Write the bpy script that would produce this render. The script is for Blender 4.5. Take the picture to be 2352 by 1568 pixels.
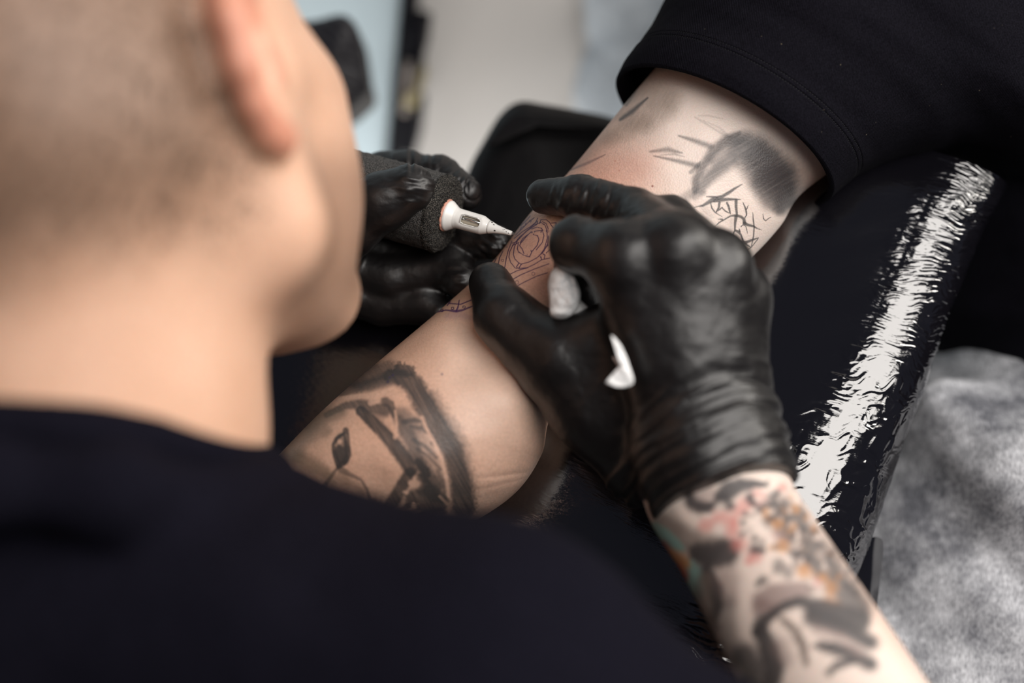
import bpy, math, random
import numpy as np
from mathutils import Vector, Matrix

# ------------------------------------------------------------------ clear, camera, light, exposure
for o in list(bpy.data.objects):
    bpy.data.objects.remove(o)
SC = bpy.context.scene
COL = SC.collection
W, H = 2352, 1568
F = 50.0 / 36.0 * W
PITCH, ROLL = math.radians(38), math.radians(10)
CAM = np.array([0.0, 0.0, 1.25])
_f = np.array([0, math.cos(PITCH), -math.sin(PITCH)])
_r0 = np.array([1.0, 0, 0]); _u0 = np.array([0, math.sin(PITCH), math.cos(PITCH)])
CX = math.cos(ROLL) * _r0 + math.sin(ROLL) * _u0
CY = math.cos(ROLL) * _u0 - math.sin(ROLL) * _r0
CZ = -_f
R3 = np.stack([CX, CY, CZ], 1)                       # camera axes as columns
cam = bpy.data.cameras.new('camera'); camo = bpy.data.objects.new('camera', cam); COL.objects.link(camo)
M4 = Matrix.Identity(4)
for i in range(3):
    for j in range(3):
        M4[i][j] = R3[i, j]
    M4[i][3] = CAM[i]
camo.matrix_world = M4
cam.lens = 50; cam.sensor_width = 36; cam.clip_start = 0.02
cam.dof.use_dof = True; cam.dof.focus_distance = 0.664; cam.dof.aperture_fstop = 2.2
SC.camera = camo

wd = bpy.data.worlds.new('room_light'); SC.world = wd; wd.use_nodes = True
wd.node_tree.nodes['Background'].inputs[0].default_value = (0.66, 0.72, 1.0, 1)
wd.node_tree.nodes['Background'].inputs[1].default_value = 0.05

def to_world(c):
    return np.asarray(c, float) @ R3.T + CAM

def area(name, cpos, ctarget, sx, sy, power, color, world=False):
    l = bpy.data.lights.new(name, 'AREA'); l.shape = 'RECTANGLE'; l.size = sx; l.size_y = sy
    l.energy = power; l.color = color
    o = bpy.data.objects.new(name, l); COL.objects.link(o)
    p, t = (Vector(cpos), Vector(ctarget)) if world else (Vector(to_world(cpos)), Vector(to_world(ctarget)))
    o.location = p; o.rotation_euler = (t - p).to_track_quat('-Z', 'Y').to_euler()
    return o
area('ceiling_softbox', (0.63, 0.42, 0.33), (0.14, 0.0, -0.68), 1.40, 0.80, 20.5, (1.0, 0.955, 0.91))
area('wall_fill', (-0.25, 0.79, 0.42), (-0.25, 1.79, 0.60), 1.5, 0.15, 7.0, (1.0, 0.985, 0.96), world=True)  # added unseen light that brightens the back wall
area('cheek_fill', (1.25, 0.80, 1.75), (-0.05, 0.5, 0.9), 0.4, 0.4, 7.0, (1.0, 0.95, 0.88), world=True)  # added unseen fill light that lifts the artist's cheek

vs = SC.view_settings
vs.view_transform = 'Standard'; vs.look = 'None'; vs.gamma = 1.0; vs.use_curve_mapping = False
vs.exposure = 0.0

# ------------------------------------------------------------------ helpers
def P(px, py, D):
    """camera-space point seen at a pixel, at a real distance D in front of the lens"""
    return np.array([(px - W / 2) / F * D, (H / 2 - py) / F * D, -D])

def pix(c):
    D = -c[:, 2]
    return c[:, 0] / D * F + W / 2, H / 2 - c[:, 1] / D * F

def _hash(ix, iy, iz):
    n = (ix.astype(np.int64) * 73856093) ^ (iy.astype(np.int64) * 19349663) ^ (iz.astype(np.int64) * 83492791)
    n = (n ^ (n >> 13)) * 1274126177 & 0x7fffffff
    n = (n ^ (n >> 15)) * 668265263 & 0x7fffffff
    return ((n >> 8) & 0xffff) / 32767.5 - 1.0

def noise(p):
    p = np.asarray(p, float); i = np.floor(p).astype(np.int64); f = p - i; f = f * f * (3 - 2 * f)
    r = 0
    for dx in (0, 1):
        wx = f[:, 0] if dx else 1 - f[:, 0]
        for dy in (0, 1):
            wy = f[:, 1] if dy else 1 - f[:, 1]
            for dz in (0, 1):
                wz = f[:, 2] if dz else 1 - f[:, 2]
                r = r + wx * wy * wz * _hash(i[:, 0] + dx, i[:, 1] + dy, i[:, 2] + dz)
    return r

def fbm(p, n=3):
    r, a = 0, 1.0
    for k in range(n):
        r = r + a * noise(p * (2.03 ** k) + 17.3 * k); a *= 0.5
    return r

def sstep(a, b, x):
    t = np.clip((x - a) / (b - a), 0, 1)
    return t * t * (3 - 2 * t)

ORIG = {}
def thing(name, label, cat, base, group=None):
    o = bpy.data.objects.new(name, None); COL.objects.link(o)
    o.empty_display_size = 0.03
    o.location = base; ORIG[o.name] = np.asarray(base, float)
    o['label'] = label; o['category'] = cat
    if group: o['group'] = group
    return o

def raw_mesh(name, v, faces, smooth=True):
    me = bpy.data.meshes.new(name)
    v = np.asarray(v, np.float32)
    if isinstance(faces, np.ndarray):
        k = faces.shape[1]; nf = len(faces)
        me.vertices.add(len(v)); me.vertices.foreach_set('co', v.ravel())
        me.loops.add(nf * k); me.loops.foreach_set('vertex_index', faces.astype(np.int32).ravel())
        me.polygons.add(nf); me.polygons.foreach_set('loop_start', np.arange(0, nf * k, k, dtype=np.int32))
        me.update(calc_edges=True)
    else:
        me.from_pydata(v.tolist(), [], faces); me.update()
    if smooth:
        me.polygons.foreach_set('use_smooth', np.ones(len(me.polygons), bool))
    return me

def mesh(name, v, faces, mat, parent=None, world=False, smooth=True, base=None, subsurf=0, label=None, kind=None):
    """links ONE mesh object; v is in camera-axis metres unless world is set"""
    v = np.asarray(v, float)
    if not world: v = to_world(v)
    if parent is not None: o0 = ORIG[parent.name]
    else: o0 = np.asarray(base if base is not None else v.mean(0), float)
    g0 = o0
    me = raw_mesh(name, v - o0, faces, smooth)
    o = bpy.data.objects.new(name, me); COL.objects.link(o)
    if mat: me.materials.append(mat)
    if parent is not None:
        o.parent = parent; ORIG[o.name] = o0
    else:
        o.location = o0; ORIG[o.name] = o0
    if subsurf:
        m = o.modifiers.new('smooth', 'SUBSURF'); m.levels = subsurf; m.render_levels = subsurf
    if label: o['label'] = label
    if kind: o['kind'] = kind
    return o

def subdivided(v, faces, n=1):
    me = raw_mesh('tmp', v, faces); o = bpy.data.objects.new('tmp', me); COL.objects.link(o)
    m = o.modifiers.new('s', 'SUBSURF'); m.levels = n; m.render_levels = n
    dg = bpy.context.evaluated_depsgraph_get(); e = o.evaluated_get(dg)
    m2 = bpy.data.meshes.new_from_object(e)
    nv = len(m2.vertices); co = np.empty(nv * 3, np.float32); m2.vertices.foreach_get('co', co)
    lv = np.empty(len(m2.loops), np.int32); m2.loops.foreach_get('vertex_index', lv)
    bpy.data.objects.remove(o); bpy.data.meshes.remove(me); bpy.data.meshes.remove(m2)
    return co.reshape(-1, 3).astype(float), lv.reshape(-1, 4)

def vnormals(v, f):
    a, b, c, d = (v[f[:, i]] for i in range(4))
    n = np.cross(c - a, d - b); out = np.zeros_like(v)
    for i in range(4): np.add.at(out, f[:, i], n)
    return out / (np.linalg.norm(out, axis=1, keepdims=True) + 1e-12)

def set_color(o, name, rgba):
    a = o.data.attributes.new(name, 'FLOAT_COLOR', 'POINT')
    a.data.foreach_set('color', np.asarray(rgba, np.float32).ravel())

# ---- signed distance fields and surface nets
class Field:
    def __init__(s, lo, hi, h):
        s.lo = np.array(lo, float); s.h = h
        s.n = np.ceil((np.array(hi) - s.lo) / h).astype(int) + 1
        s.d = np.full(s.n, 0.05, np.float32)
    def block(s, lo, hi):
        a = np.clip(np.floor((lo - s.lo) / s.h).astype(int), 0, s.n - 1)
        b = np.clip(np.ceil((hi - s.lo) / s.h).astype(int) + 1, 1, s.n)
        if np.any(b <= a): return None, None
        ax = [(s.lo[i] + s.h * np.arange(a[i], b[i])).astype(np.float32) for i in range(3)]
        g = np.meshgrid(*ax, indexing='ij')
        return tuple(slice(a[i], b[i]) for i in range(3)), g
    def put(s, f, lo, hi, k, sub=False):
        m = 2 * k + 3 * s.h
        sl, g = s.block(np.asarray(lo) - m, np.asarray(hi) + m)
        if sl is None: return
        a = s.d[sl]; b = f(g[0], g[1], g[2])
        if sub: a, b = -a, b
        if k > 0:
            hh = np.clip(0.5 + 0.5 * (b - a) / k, 0, 1)
            r = b * (1 - hh) + a * hh - k * hh * (1 - hh)
        else:
            r = np.minimum(a, b)
        s.d[sl] = -r if sub else r
    def cone(s, a, b, ra, rb, k=0.004, flat=None):
        a = np.asarray(a, float); b = np.asarray(b, float); ba = b - a; L = ba @ ba + 1e-12
        def f(x, y, z):
            px, py, pz = x - a[0], y - a[1], z - a[2]
            h = np.clip((px * ba[0] + py * ba[1] + pz * ba[2]) / L, 0, 1)
            px = px - h * ba[0]; py = py - h * ba[1]; pz = pz - h * ba[2]
            if flat is not None:
                n, sc = flat; q = (px * n[0] + py * n[1] + pz * n[2]) * (sc - 1)
                px = px + q * n[0]; py = py + q * n[1]; pz = pz + q * n[2]
            return np.sqrt(px * px + py * py + pz * pz) - (ra + (rb - ra) * h)
        r = max(ra, rb)
        s.put(f, np.minimum(a, b) - r, np.maximum(a, b) + r, k)
    def chain(s, pts, rad, k=0.004, flat=None):
        for i in range(len(pts) - 1): s.cone(pts[i], pts[i + 1], rad[i], rad[i + 1], k, flat)
    def ell(s, c, axes, rad, k=0.01, sub=False):
        c = np.asarray(c, float); A = np.asarray(axes, float); rr = np.asarray(rad, float)
        def f(x, y, z):
            px, py, pz = x - c[0], y - c[1], z - c[2]
            q = [(px * A[i][0] + py * A[i][1] + pz * A[i][2]) for i in range(3)]
            k0 = np.sqrt(sum((q[i] / rr[i]) ** 2 for i in range(3)))
            k1 = np.sqrt(sum((q[i] / rr[i] ** 2) ** 2 for i in range(3))) + 1e-9
            return k0 * (k0 - 1) / k1
        m = rr.max()
        s.put(f, c - m, c + m, k, sub)
    def cut(s, c, n, lo=None, hi=None):
        """remove the half-space n.(p-c) > 0"""
        c = np.asarray(c, float); n = np.asarray(n, float) / np.linalg.norm(n)
        lo = s.lo if lo is None else lo; hi = (s.lo + s.h * s.n) if hi is None else hi
        sl, g = s.block(np.asarray(lo), np.asarray(hi))
        s.d[sl] = np.maximum(s.d[sl], (g[0] - c[0]) * n[0] + (g[1] - c[1]) * n[1] + (g[2] - c[2]) * n[2])
    def mesh(s):
        d = s.d; sg = d < 0
        cnt = np.zeros(s.n - 1, np.int8)
        for i in (0, 1):
            for j in (0, 1):
                for k in (0, 1):
                    cnt += sg[i:s.n[0] - 1 + i, j:s.n[1] - 1 + j, k:s.n[2] - 1 + k]
        m = (cnt > 0) & (cnt < 8)
        ijk = np.argwhere(m); idx = np.full(m.shape, -1, np.int32); idx[m] = np.arange(len(ijk))
        acc = np.zeros((len(ijk), 3)); num = np.zeros(len(ijk))
        C = [(i, j, k) for i in (0, 1) for j in (0, 1) for k in (0, 1)]
        for c0 in C:
            for ax in range(3):
                if c0[ax]: continue
                c1 = list(c0); c1[ax] = 1
                a = d[ijk[:, 0] + c0[0], ijk[:, 1] + c0[1], ijk[:, 2] + c0[2]]
                b = d[ijk[:, 0] + c1[0], ijk[:, 1] + c1[1], ijk[:, 2] + c1[2]]
                x = (a < 0) != (b < 0); t = np.where(x, a / np.where(x, a - b, 1), 0)
                q = np.zeros((len(ijk), 3)); q[:] = c0; q[:, ax] = t
                acc[x] += q[x]; num[x] += 1
        v = s.lo + s.h * (ijk + acc / num[:, None])
        fs = []
        for ax in range(3):
            sl0 = [slice(None)] * 3; sl1 = [slice(None)] * 3
            sl0[ax] = slice(0, -1); sl1[ax] = slice(1, None)
            x = sg[tuple(sl0)] != sg[tuple(sl1)]
            e = np.argwhere(x); o1, o2 = (ax + 1) % 3, (ax + 2) % 3
            ok = (e[:, o1] > 0) & (e[:, o2] > 0) & (e[:, o1] < s.n[o1] - 1) & (e[:, o2] < s.n[o2] - 1)
            e = e[ok]
            q = []
            for da, db in ((-1, -1), (0, -1), (0, 0), (-1, 0)):
                t = e.copy(); t[:, o1] += da; t[:, o2] += db
                q.append(idx[t[:, 0], t[:, 1], t[:, 2]])
            q = np.stack(q, 1)
            fl = ~sg[e[:, 0], e[:, 1], e[:, 2]]
            q[fl] = q[fl][:, ::-1]
            fs.append(q)
        fs = np.concatenate(fs); fs = fs[(fs >= 0).all(1)]
        return v, fs

def catmull(x, pts):
    """smooth interpolation of rows of pts at parameter x in [0, n-1]"""
    pts = np.asarray(pts, float); n = len(pts)
    i = np.clip(np.floor(x).astype(int), 0, n - 2); t = (x - i)[:, None]
    p0 = pts[np.clip(i - 1, 0, n - 1)]; p1 = pts[i]; p2 = pts[i + 1]; p3 = pts[np.clip(i + 2, 0, n - 1)]
    return 0.5 * (2 * p1 + (p2 - p0) * t + (2 * p0 - 5 * p1 + 4 * p2 - p3) * t ** 2 + (3 * p1 - p0 - 3 * p2 + p3) * t ** 3)

def grid_faces(nu, nv, wrap=False):
    u = np.arange(nu - 1)[:, None]; m = nv if wrap else nv - 1
    v = np.arange(m)[None, :]; w = (v + 1) % nv
    return np.stack([(u * nv + v), (u * nv + w), ((u + 1) * nv + w), ((u + 1) * nv + v)], -1).reshape(-1, 4)

def join(parts):
    vs_, fs_, n = [], [], 0
    for v, f in parts:
        vs_.append(v); fs_.append(np.asarray(f) + n); n += len(v)
    return np.concatenate(vs_), np.concatenate(fs_)

def tube(pts, rad, nseg=8, per=4):
    pts = np.asarray(pts, float); n = len(pts); x = np.linspace(0, n - 1, (n - 1) * per + 1)
    c = catmull(x, pts); r = np.interp(x, np.arange(n), np.broadcast_to(rad, n))
    t = np.gradient(c, axis=0); t /= np.linalg.norm(t, axis=1, keepdims=True) + 1e-12
    a = np.array([0.31, 0.2, 0.93]); nn = a - (t @ a)[:, None] * t; nn /= np.linalg.norm(nn, axis=1, keepdims=True)
    b = np.cross(t, nn); ang = np.linspace(0, 2 * np.pi, nseg, endpoint=False)
    r = r.copy(); r[0] *= 0.3; r[-1] *= 0.3
    v = c[:, None] + r[:, None, None] * (np.cos(ang)[None, :, None] * nn[:, None] + np.sin(ang)[None, :, None] * b[:, None])
    return v.reshape(-1, 3), grid_faces(len(x), nseg, True)

def box(lo, hi, bev=0.0):
    lo = np.asarray(lo, float); hi = np.asarray(hi, float)
    import bmesh
    bm = bmesh.new(); bmesh.ops.create_cube(bm, size=1)
    for v in bm.verts:
        v.co = Vector([(lo[i] + hi[i]) / 2 + v.co[i] * (hi[i] - lo[i]) for i in range(3)])
    if bev > 0: bmesh.ops.bevel(bm, geom=bm.edges[:], offset=bev, segments=3, affect='EDGES', profile=0.6)
    bm.verts.index_update()
    v = np.array([q.co[:] for q in bm.verts]); f = [[q.index for q in p.verts] for p in bm.faces]
    bm.free(); return v, f

def slab(outline, D, thick, bev, inner=10, seg=5, tilt=(0, 0)):
    """padded body: a rounded outline with real thickness, domed face and rolled edges"""
    o = np.asarray(outline, float); n = len(o)
    x = np.linspace(0, n, n * 10, endpoint=False)
    oo = np.concatenate([o[-1:], o, o[:2]]); c = catmull(x + 1, oo)
    cen = c.mean(0); Dl = lambda q: D + tilt[0] * (q[:, 0] - cen[0]) / F * D + tilt[1] * (q[:, 1] - cen[1]) / F * D
    cs = np.stack([P(q[0], q[1], dd) for q, dd in zip(c, Dl(c))]); mid = cs.mean(0); N = len(cs)
    rings = []
    rad = cs - mid; L = np.linalg.norm(rad, axis=1, keepdims=True); un = rad / L
    for a in np.linspace(-90, 90, 2 * seg + 1):
        s_ = math.cos(math.radians(a)); z = math.sin(math.radians(a))
        q = mid + un * (L - bev * (1 - s_)); q = q.copy(); q[:, 2] += z * bev - (thick - bev) * (a < 0) * 1.0 * (1 if a < 0 else 0)
        if a < 0: q[:, 2] += 0
        rings.append(q)
    for k in range(1, inner + 1):
        s_ = 1 - k / inner * 0.999; q = mid + un * (L - bev) * s_; q[:, 2] += bev + 0.004 * (1 - s_ ** 2); rings.append(q)
    for k in range(1, inner + 1):
        s_ = 1 - k / inner * 0.999; q = mid + un * (L - bev) * s_; q[:, 2] -= thick; rings.insert(0, q)
    v = np.stack(rings).reshape(-1, 3)
    return v, grid_faces(len(rings), N, True)

# ------------------------------------------------------------------ materials
def material(name, color, rough=0.5, spec=0.5, **kw):
    m = bpy.data.materials.new(name); m.use_nodes = True; nt = m.node_tree; b = nt.nodes['Principled BSDF']
    b.inputs['Base Color'].default_value = (*color, 1); b.inputs['Roughness'].default_value = rough
    b.inputs['Specular IOR Level'].default_value = spec
    for k, v in kw.items(): b.inputs[k].default_value = v
    return m
def nodes(m): return m.node_tree, m.node_tree.nodes['Principled BSDF']
def coords(nt, scale=(1, 1, 1), rot=(0, 0, 0)):
    tc = nt.nodes.new('ShaderNodeTexCoord'); mp = nt.nodes.new('ShaderNodeMapping')
    mp.inputs['Scale'].default_value = scale; mp.inputs['Rotation'].default_value = rot
    nt.links.new(tc.outputs['Object'], mp.inputs['Vector']); return mp.outputs['Vector']
def noise_tex(nt, vec, scale, detail=3, rough=0.5):
    n = nt.nodes.new('ShaderNodeTexNoise'); n.inputs['Scale'].default_value = scale
    n.inputs['Detail'].default_value = detail; n.inputs['Roughness'].default_value = rough
    nt.links.new(vec, n.inputs['Vector']); return n.outputs['Fac']
def ramp(nt, fac, stops):
    r = nt.nodes.new('ShaderNodeValToRGB'); e = r.color_ramp.elements
    while len(e) < len(stops): e.new(0.5)
    for q, (p, c) in zip(e, stops):
        q.position = p; q.color = (*c, 1) if len(c) == 3 else c
    nt.links.new(fac, r.inputs['Fac']); return r.outputs['Color']
def mixc(nt, fac, a, b, mode='MIX'):
    n = nt.nodes.new('ShaderNodeMix'); n.data_type = 'RGBA'; n.blend_type = mode
    for sock, v in ((n.inputs['Factor'], fac), (n.inputs[6], a), (n.inputs[7], b)):
        if isinstance(v, (int, float)): sock.default_value = v
        elif isinstance(v, tuple): sock.default_value = (*v, 1)
        else: nt.links.new(v, sock)
    return n.outputs[2]
def bump(nt, b, h, strength, dist, prev=None):
    n = nt.nodes.new('ShaderNodeBump'); n.inputs['Strength'].default_value = strength; n.inputs['Distance'].default_value = dist
    nt.links.new(h, n.inputs['Height'])
    if prev is not None: nt.links.new(prev, n.inputs['Normal'])
    nt.links.new(n.outputs['Normal'], b.inputs['Normal']); return n.outputs['Normal']

def skin_material(name, base, warm):
    m = material(name, base, 0.42, 0.4); nt, b = nodes(m)
    b.inputs['Subsurface Weight'].default_value = 0.22
    b.inputs['Subsurface Radius'].default_value = (1.0, 0.36, 0.2)
    b.inputs['Subsurface Scale'].default_value = 0.005
    v = coords(nt)
    n1 = noise_tex(nt, v, 22, 3)
    c = ramp(nt, n1, [(0.35, base), (0.68, warm)])
    n2 = noise_tex(nt, v, 700, 2)
    sp = ramp(nt, n2, [(0.3, (0.86, 0.84, 0.82)), (0.7, (1.06, 1.05, 1.04))])
    c = mixc(nt, 1.0, c, sp, 'MULTIPLY')
    at = nt.nodes.new('ShaderNodeAttribute'); at.attribute_name = 'ink'
    c = mixc(nt, at.outputs['Alpha'], c, at.outputs['Color'])
    nt.links.new(c, b.inputs['Base Color'])
    vo = nt.nodes.new('ShaderNodeTexVoronoi'); vo.inputs['Scale'].default_value = 1100
    nt.links.new(v, vo.inputs['Vector'])
    n = bump(nt, b, vo.outputs['Distance'], 0.28, 0.0004)
    return m
M_CLIENT = skin_material('client_skin', (0.70, 0.43, 0.315), (0.79, 0.52, 0.40))
M_ARTIST = skin_material('artist_skin', (0.74, 0.445, 0.305), (0.82, 0.52, 0.375))

M_GLOVE = material('black_nitrile', (0.0075, 0.0065, 0.0068), 0.40, 0.6)
nt, b = nodes(M_GLOVE); v = coords(nt)
n1 = bump(nt, b, noise_tex(nt, v, 900, 2), 0.12, 0.0004)
bump(nt, b, noise_tex(nt, v, 90, 4, 0.6), 0.10, 0.003, n1)

def cloth_mat(name, col, lint, scale=1.0):
    m = material(name, col, 0.95, 0.05); nt, b = nodes(m); v = coords(nt)
    b.inputs['Sheen Weight'].default_value = 0.0
    n = noise_tex(nt, v, 1500 * scale, 2)
    c = ramp(nt, n, [(0.35, tuple(x * 0.65 for x in col)), (0.7, tuple(x * 1.5 for x in col))])
    w = nt.nodes.new('ShaderNodeTexVoronoi'); w.inputs['Scale'].default_value = 150; nt.links.new(v, w.inputs['Vector'])
    sp = ramp(nt, w.outputs['Distance'], [(0.03, (1, 1, 1)), (0.07, (0, 0, 0))])
    big = ramp(nt, noise_tex(nt, v, 40, 2), [(0.5, (0, 0, 0)), (0.6, (1, 1, 1))])
    f = mixc(nt, 1.0, sp, big, 'MULTIPLY')
    c = mixc(nt, f, c, lint)
    nt.links.new(c, b.inputs['Base Color'])
    wv = nt.nodes.new('ShaderNodeTexWave'); wv.inputs['Scale'].default_value = 420 * scale; wv.inputs['Distortion'].default_value = 1.5
    nt.links.new(v, wv.inputs['Vector'])
    q = bump(nt, b, wv.outputs['Fac'], 0.35, 0.0005)
    bump(nt, b, noise_tex(nt, v, 60, 3), 0.4, 0.003, q)
    return m
M_TEE = cloth_mat('black_jersey', (0.0062, 0.0058, 0.0088), (0.12, 0.10, 0.075))
M_TEE2 = cloth_mat('washed_black_jersey', (0.0064, 0.0060, 0.0108), (0.009, 0.009, 0.012), 0.6)
M_STITCH = material('black_thread', (0.006, 0.006, 0.009), 0.7, 0.3)

M_FILM = material('black_plastic_film', (0.0045, 0.0042, 0.006), 0.09, 1.0, IOR=1.7)
nt, b = nodes(M_FILM); at = nt.nodes.new('ShaderNodeUVMap'); mp = nt.nodes.new('ShaderNodeMapping')
mp.inputs['Scale'].default_value = (0.22, 1.0, 1.0); nt.links.new(at.outputs['UV'], mp.inputs['Vector'])
q = bump(nt, b, noise_tex(nt, mp.outputs['Vector'], 0.9, 3, 0.6), 0.5, 0.00016)

M_LEATHER = material('black_leather', (0.006, 0.0054, 0.0064), 0.5, 0.2)
nt, b = nodes(M_LEATHER); bump(nt, b, noise_tex(nt, coords(nt), 260, 3), 0.25, 0.001)

def denim(name, dark, light, s=1.0):
    m = material(name, light, 0.95, 0.15); nt, b = nodes(m); v = coords(nt)
    n1 = noise_tex(nt, v, 24 * s, 6, 0.7)
    v2 = coords(nt, (240, 45, 90), (0.3, 0.5, 0.6)); n2 = noise_tex(nt, v2, 6, 3, 0.7)
    c = ramp(nt, n1, [(0.36, dark), (0.62, light)])
    c2 = ramp(nt, n2, [(0.3, (0.40, 0.40, 0.42)), (0.7, (1.45, 1.45, 1.45))])
    nt.links.new(mixc(nt, 1.0, c, c2, 'MULTIPLY'), b.inputs['Base Color'])
    bump(nt, b, n2, 0.4, 0.001); return m
M_JEANS = denim('grey_denim', (0.17, 0.175, 0.195), (0.72, 0.73, 0.76))
M_PALE = denim('pale_denim', (0.48, 0.54, 0.59), (0.74, 0.81, 0.86), 0.8)

M_FOAM = material('grip_foam', (0.020, 0.019, 0.018), 0.75, 0.5)
nt, b = nodes(M_FOAM); v = coords(nt); n = noise_tex(nt, v, 1800, 2)
nt.links.new(ramp(nt, n, [(0.40, (0.014, 0.0135, 0.013)), (0.70, (0.11, 0.105, 0.10))]), b.inputs['Base Color'])
bump(nt, b, n, 0.8, 0.0009)
M_FOAMEND = material('cut_foam', (0.02, 0.02, 0.02), 0.9, 0.4)
nt, b = nodes(M_FOAMEND); v = coords(nt); n = noise_tex(nt, v, 2400, 2)
nt.links.new(ramp(nt, n, [(0.48, (0.004, 0.004, 0.004)), (0.66, (0.16, 0.145, 0.125))]), b.inputs['Base Color'])
bump(nt, b, n, 1.0, 0.0014)
M_WHITE = material('white_plastic', (0.86, 0.85, 0.82), 0.3, 0.5)
M_IVORY = material('smoky_plastic', (0.58, 0.52, 0.42), 0.4, 0.4)
M_STEEL = material('steel', (0.75, 0.75, 0.74), 0.22, 0.5, Metallic=1.0)
M_INKDOT = material('ink_smear', (0.02, 0.012, 0.008), 0.5)
M_COPPER = material('pinkish_gasket', (0.62, 0.30, 0.22), 0.5)
M_PAPER = material('white_paper', (0.92, 0.92, 0.92), 0.85, 0.2)
nt, b = nodes(M_PAPER); bump(nt, b, noise_tex(nt, coords(nt), 420, 3), 0.5, 0.0012)
M_WALL = material('warm_grey_paint', (0.60, 0.575, 0.55), 0.8, 0.2)
nt, b = nodes(M_WALL); bump(nt, b, noise_tex(nt, coords(nt), 90, 3), 0.1, 0.002)
M_FLOOR = material('grey_floor', (0.16, 0.155, 0.15), 0.5, 0.4)
M_BLUE = material('pale_blue_panel', (0.53, 0.64, 0.69), 0.55, 0.3)
nt, b = nodes(M_BLUE); bump(nt, b, noise_tex(nt, coords(nt), 50, 2), 0.05, 0.002)
M_BLACK = material('black_metal', (0.004, 0.004, 0.007), 0.6, 0.12)
M_BRASS = material('yellowed_brass', (0.42, 0.36, 0.20), 0.4, 0.5, Metallic=0.4)
M_GREYP = material('taupe_plastic', (0.42, 0.37, 0.34), 0.6, 0.3)
M_HAIR = material('brown_hair', (0.075, 0.045, 0.028), 0.6, 0.3)
M_RUBBER = material('ribbed_black_vinyl', (0.014, 0.013, 0.017), 0.45, 0.4)
nt, b = nodes(M_RUBBER)
w = nt.nodes.new('ShaderNodeTexWave'); w.inputs['Scale'].default_value = 60; w.inputs['Distortion'].default_value = 0.4
nt.links.new(coords(nt, rot=(0.4, 1.2, 0.1)), w.inputs['Vector']); bump(nt, b, w.outputs['Fac'], 0.5, 0.003)

# ------------------------------------------------------------------ the setting
def structure(name, lo, hi, mat, bev=0.0, parent=None):
    v, f = box(lo, hi, bev)
    o = mesh(name, v, f, mat, parent, world=True, smooth=False, base=((lo[0] + hi[0]) / 2, (lo[1] + hi[1]) / 2, lo[2]))
    if parent is None: o['kind'] = 'structure'
    return o
WY = 1.02
structure('floor', (-2.2, -1.6, -0.05), (2.2, WY + 0.1, 0.0), M_FLOOR)
structure('wall_back', (-2.2, WY, 0.0), (2.2, WY + 0.1, 2.6), M_WALL)
structure('wall_left', (-2.3, -1.6, 0.0), (-2.2, WY + 0.1, 2.6), M_WALL)
structure('baseboard_back', (-0.2, WY - 0.015, 0.0), (2.2, WY, 0.09), M_WALL, 0.004)
def on_plane(px, py, y):
    d = P(px, py, 1.0) @ R3.T
    return CAM + d * (y - CAM[1]) / d[1]
DY = WY - 0.035
a0 = on_plane(905, 200, DY); a1 = on_plane(944, 200, DY)
door = structure('door_1', (a0[0] - 0.95, DY, 0.0), (a0[0], WY, 2.05), M_BLUE, 0.004)
door_frame = structure('door_frame', (a0[0], DY - 0.012, 0.0), (a1[0] - 0.004, WY, 2.08), M_BLACK, 0.003, door)
def on_door(name, x0, y0, x1, y1, mat, depth=0.03, bev=0.004, parent=None):
    p = on_plane(x0, y1, DY - depth); q = on_plane(x1, y0, DY - depth)
    return structure(name, (p[0], DY - depth, p[2]), (q[0], DY + 0.01, q[2]), mat, bev, parent or door)
on_door('hinge_block', 925, 78, 976, 142, M_BLACK)
on_door('hinge_pin', 945, 140, 962, 156, M_BLACK)
on_door('latch_plate', 924, 150, 944, 266, M_GREYP, 0.036)
on_door('latch_rod', 943, 140, 950, 250, M_BLACK, 0.038, 0.001)
on_door('latch_catch', 926, 222, 960, 247, M_BRASS, 0.042)
on_door('lock_block', 893, 268, 962, 352, M_BLACK)
# black padded headrest on the far side of the room chair
hr = thing('padded_headrest', 'black ribbed vinyl headrest behind the artist\'s face, before the pale blue door', 'headrest', to_world(P(770, 160, 0.95)))
v, f = slab([(640, 80), (740, 44), (792, 36), (822, 66), (834, 118), (840, 160), (848, 208), (822, 238), (788, 262), (720, 258), (640, 240)], 0.93, 0.06, 0.012)
mesh('cushion', v, f, M_RUBBER, hr)
c0 = to_world(P(700, 170, 0.97))
v, f = tube([c0, (c0[0] - 0.02, c0[1] - 0.01, 0.4), (c0[0] - 0.02, c0[1] - 0.01, 0.0)], 0.018, 12)
mesh('support_post', v, f, M_BLACK, hr, world=True)
# tattoo chair whose black backrest rises behind the working arm
ch = thing('tattoo_chair', 'black leather chair backrest rising behind the needle hand', 'chair', to_world(P(1300, 520, 0.86)))
v, f = slab([(1010, 640), (1040, 520), (1072, 400), (1112, 322), (1150, 262), (1192, 234), (1250, 240), (1340, 256), (1420, 275), (1560, 320), (1640, 480), (1620, 700), (1500, 840), (1250, 860), (1060, 800)], 0.83, 0.07, 0.022, tilt=(0.0, -0.12))
mesh('backrest', v, f, M_LEATHER, ch)
v, f = slab([(1120, 330), (1155, 285), (1196, 260), (1300, 272), (1400, 292), (1395, 300), (1300, 281), (1200, 270), (1160, 295), (1128, 336)], 0.802, 0.004, 0.0018, inner=2)
mesh('edge_piping', v, f, M_LEATHER, ch)
c0 = to_world(P(1350, 640, 0.93))
v, f = tube([c0, (c0[0], c0[1], 0.3), (c0[0], c0[1], 0.02)], 0.03, 16)
mesh('column', v, f, M_BLACK, ch, world=True)
v, f = box((c0[0] - 0.12, c0[1] - 0.12, 0.0), (c0[0] + 0.12, c0[1] + 0.12, 0.03), 0.008)
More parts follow.
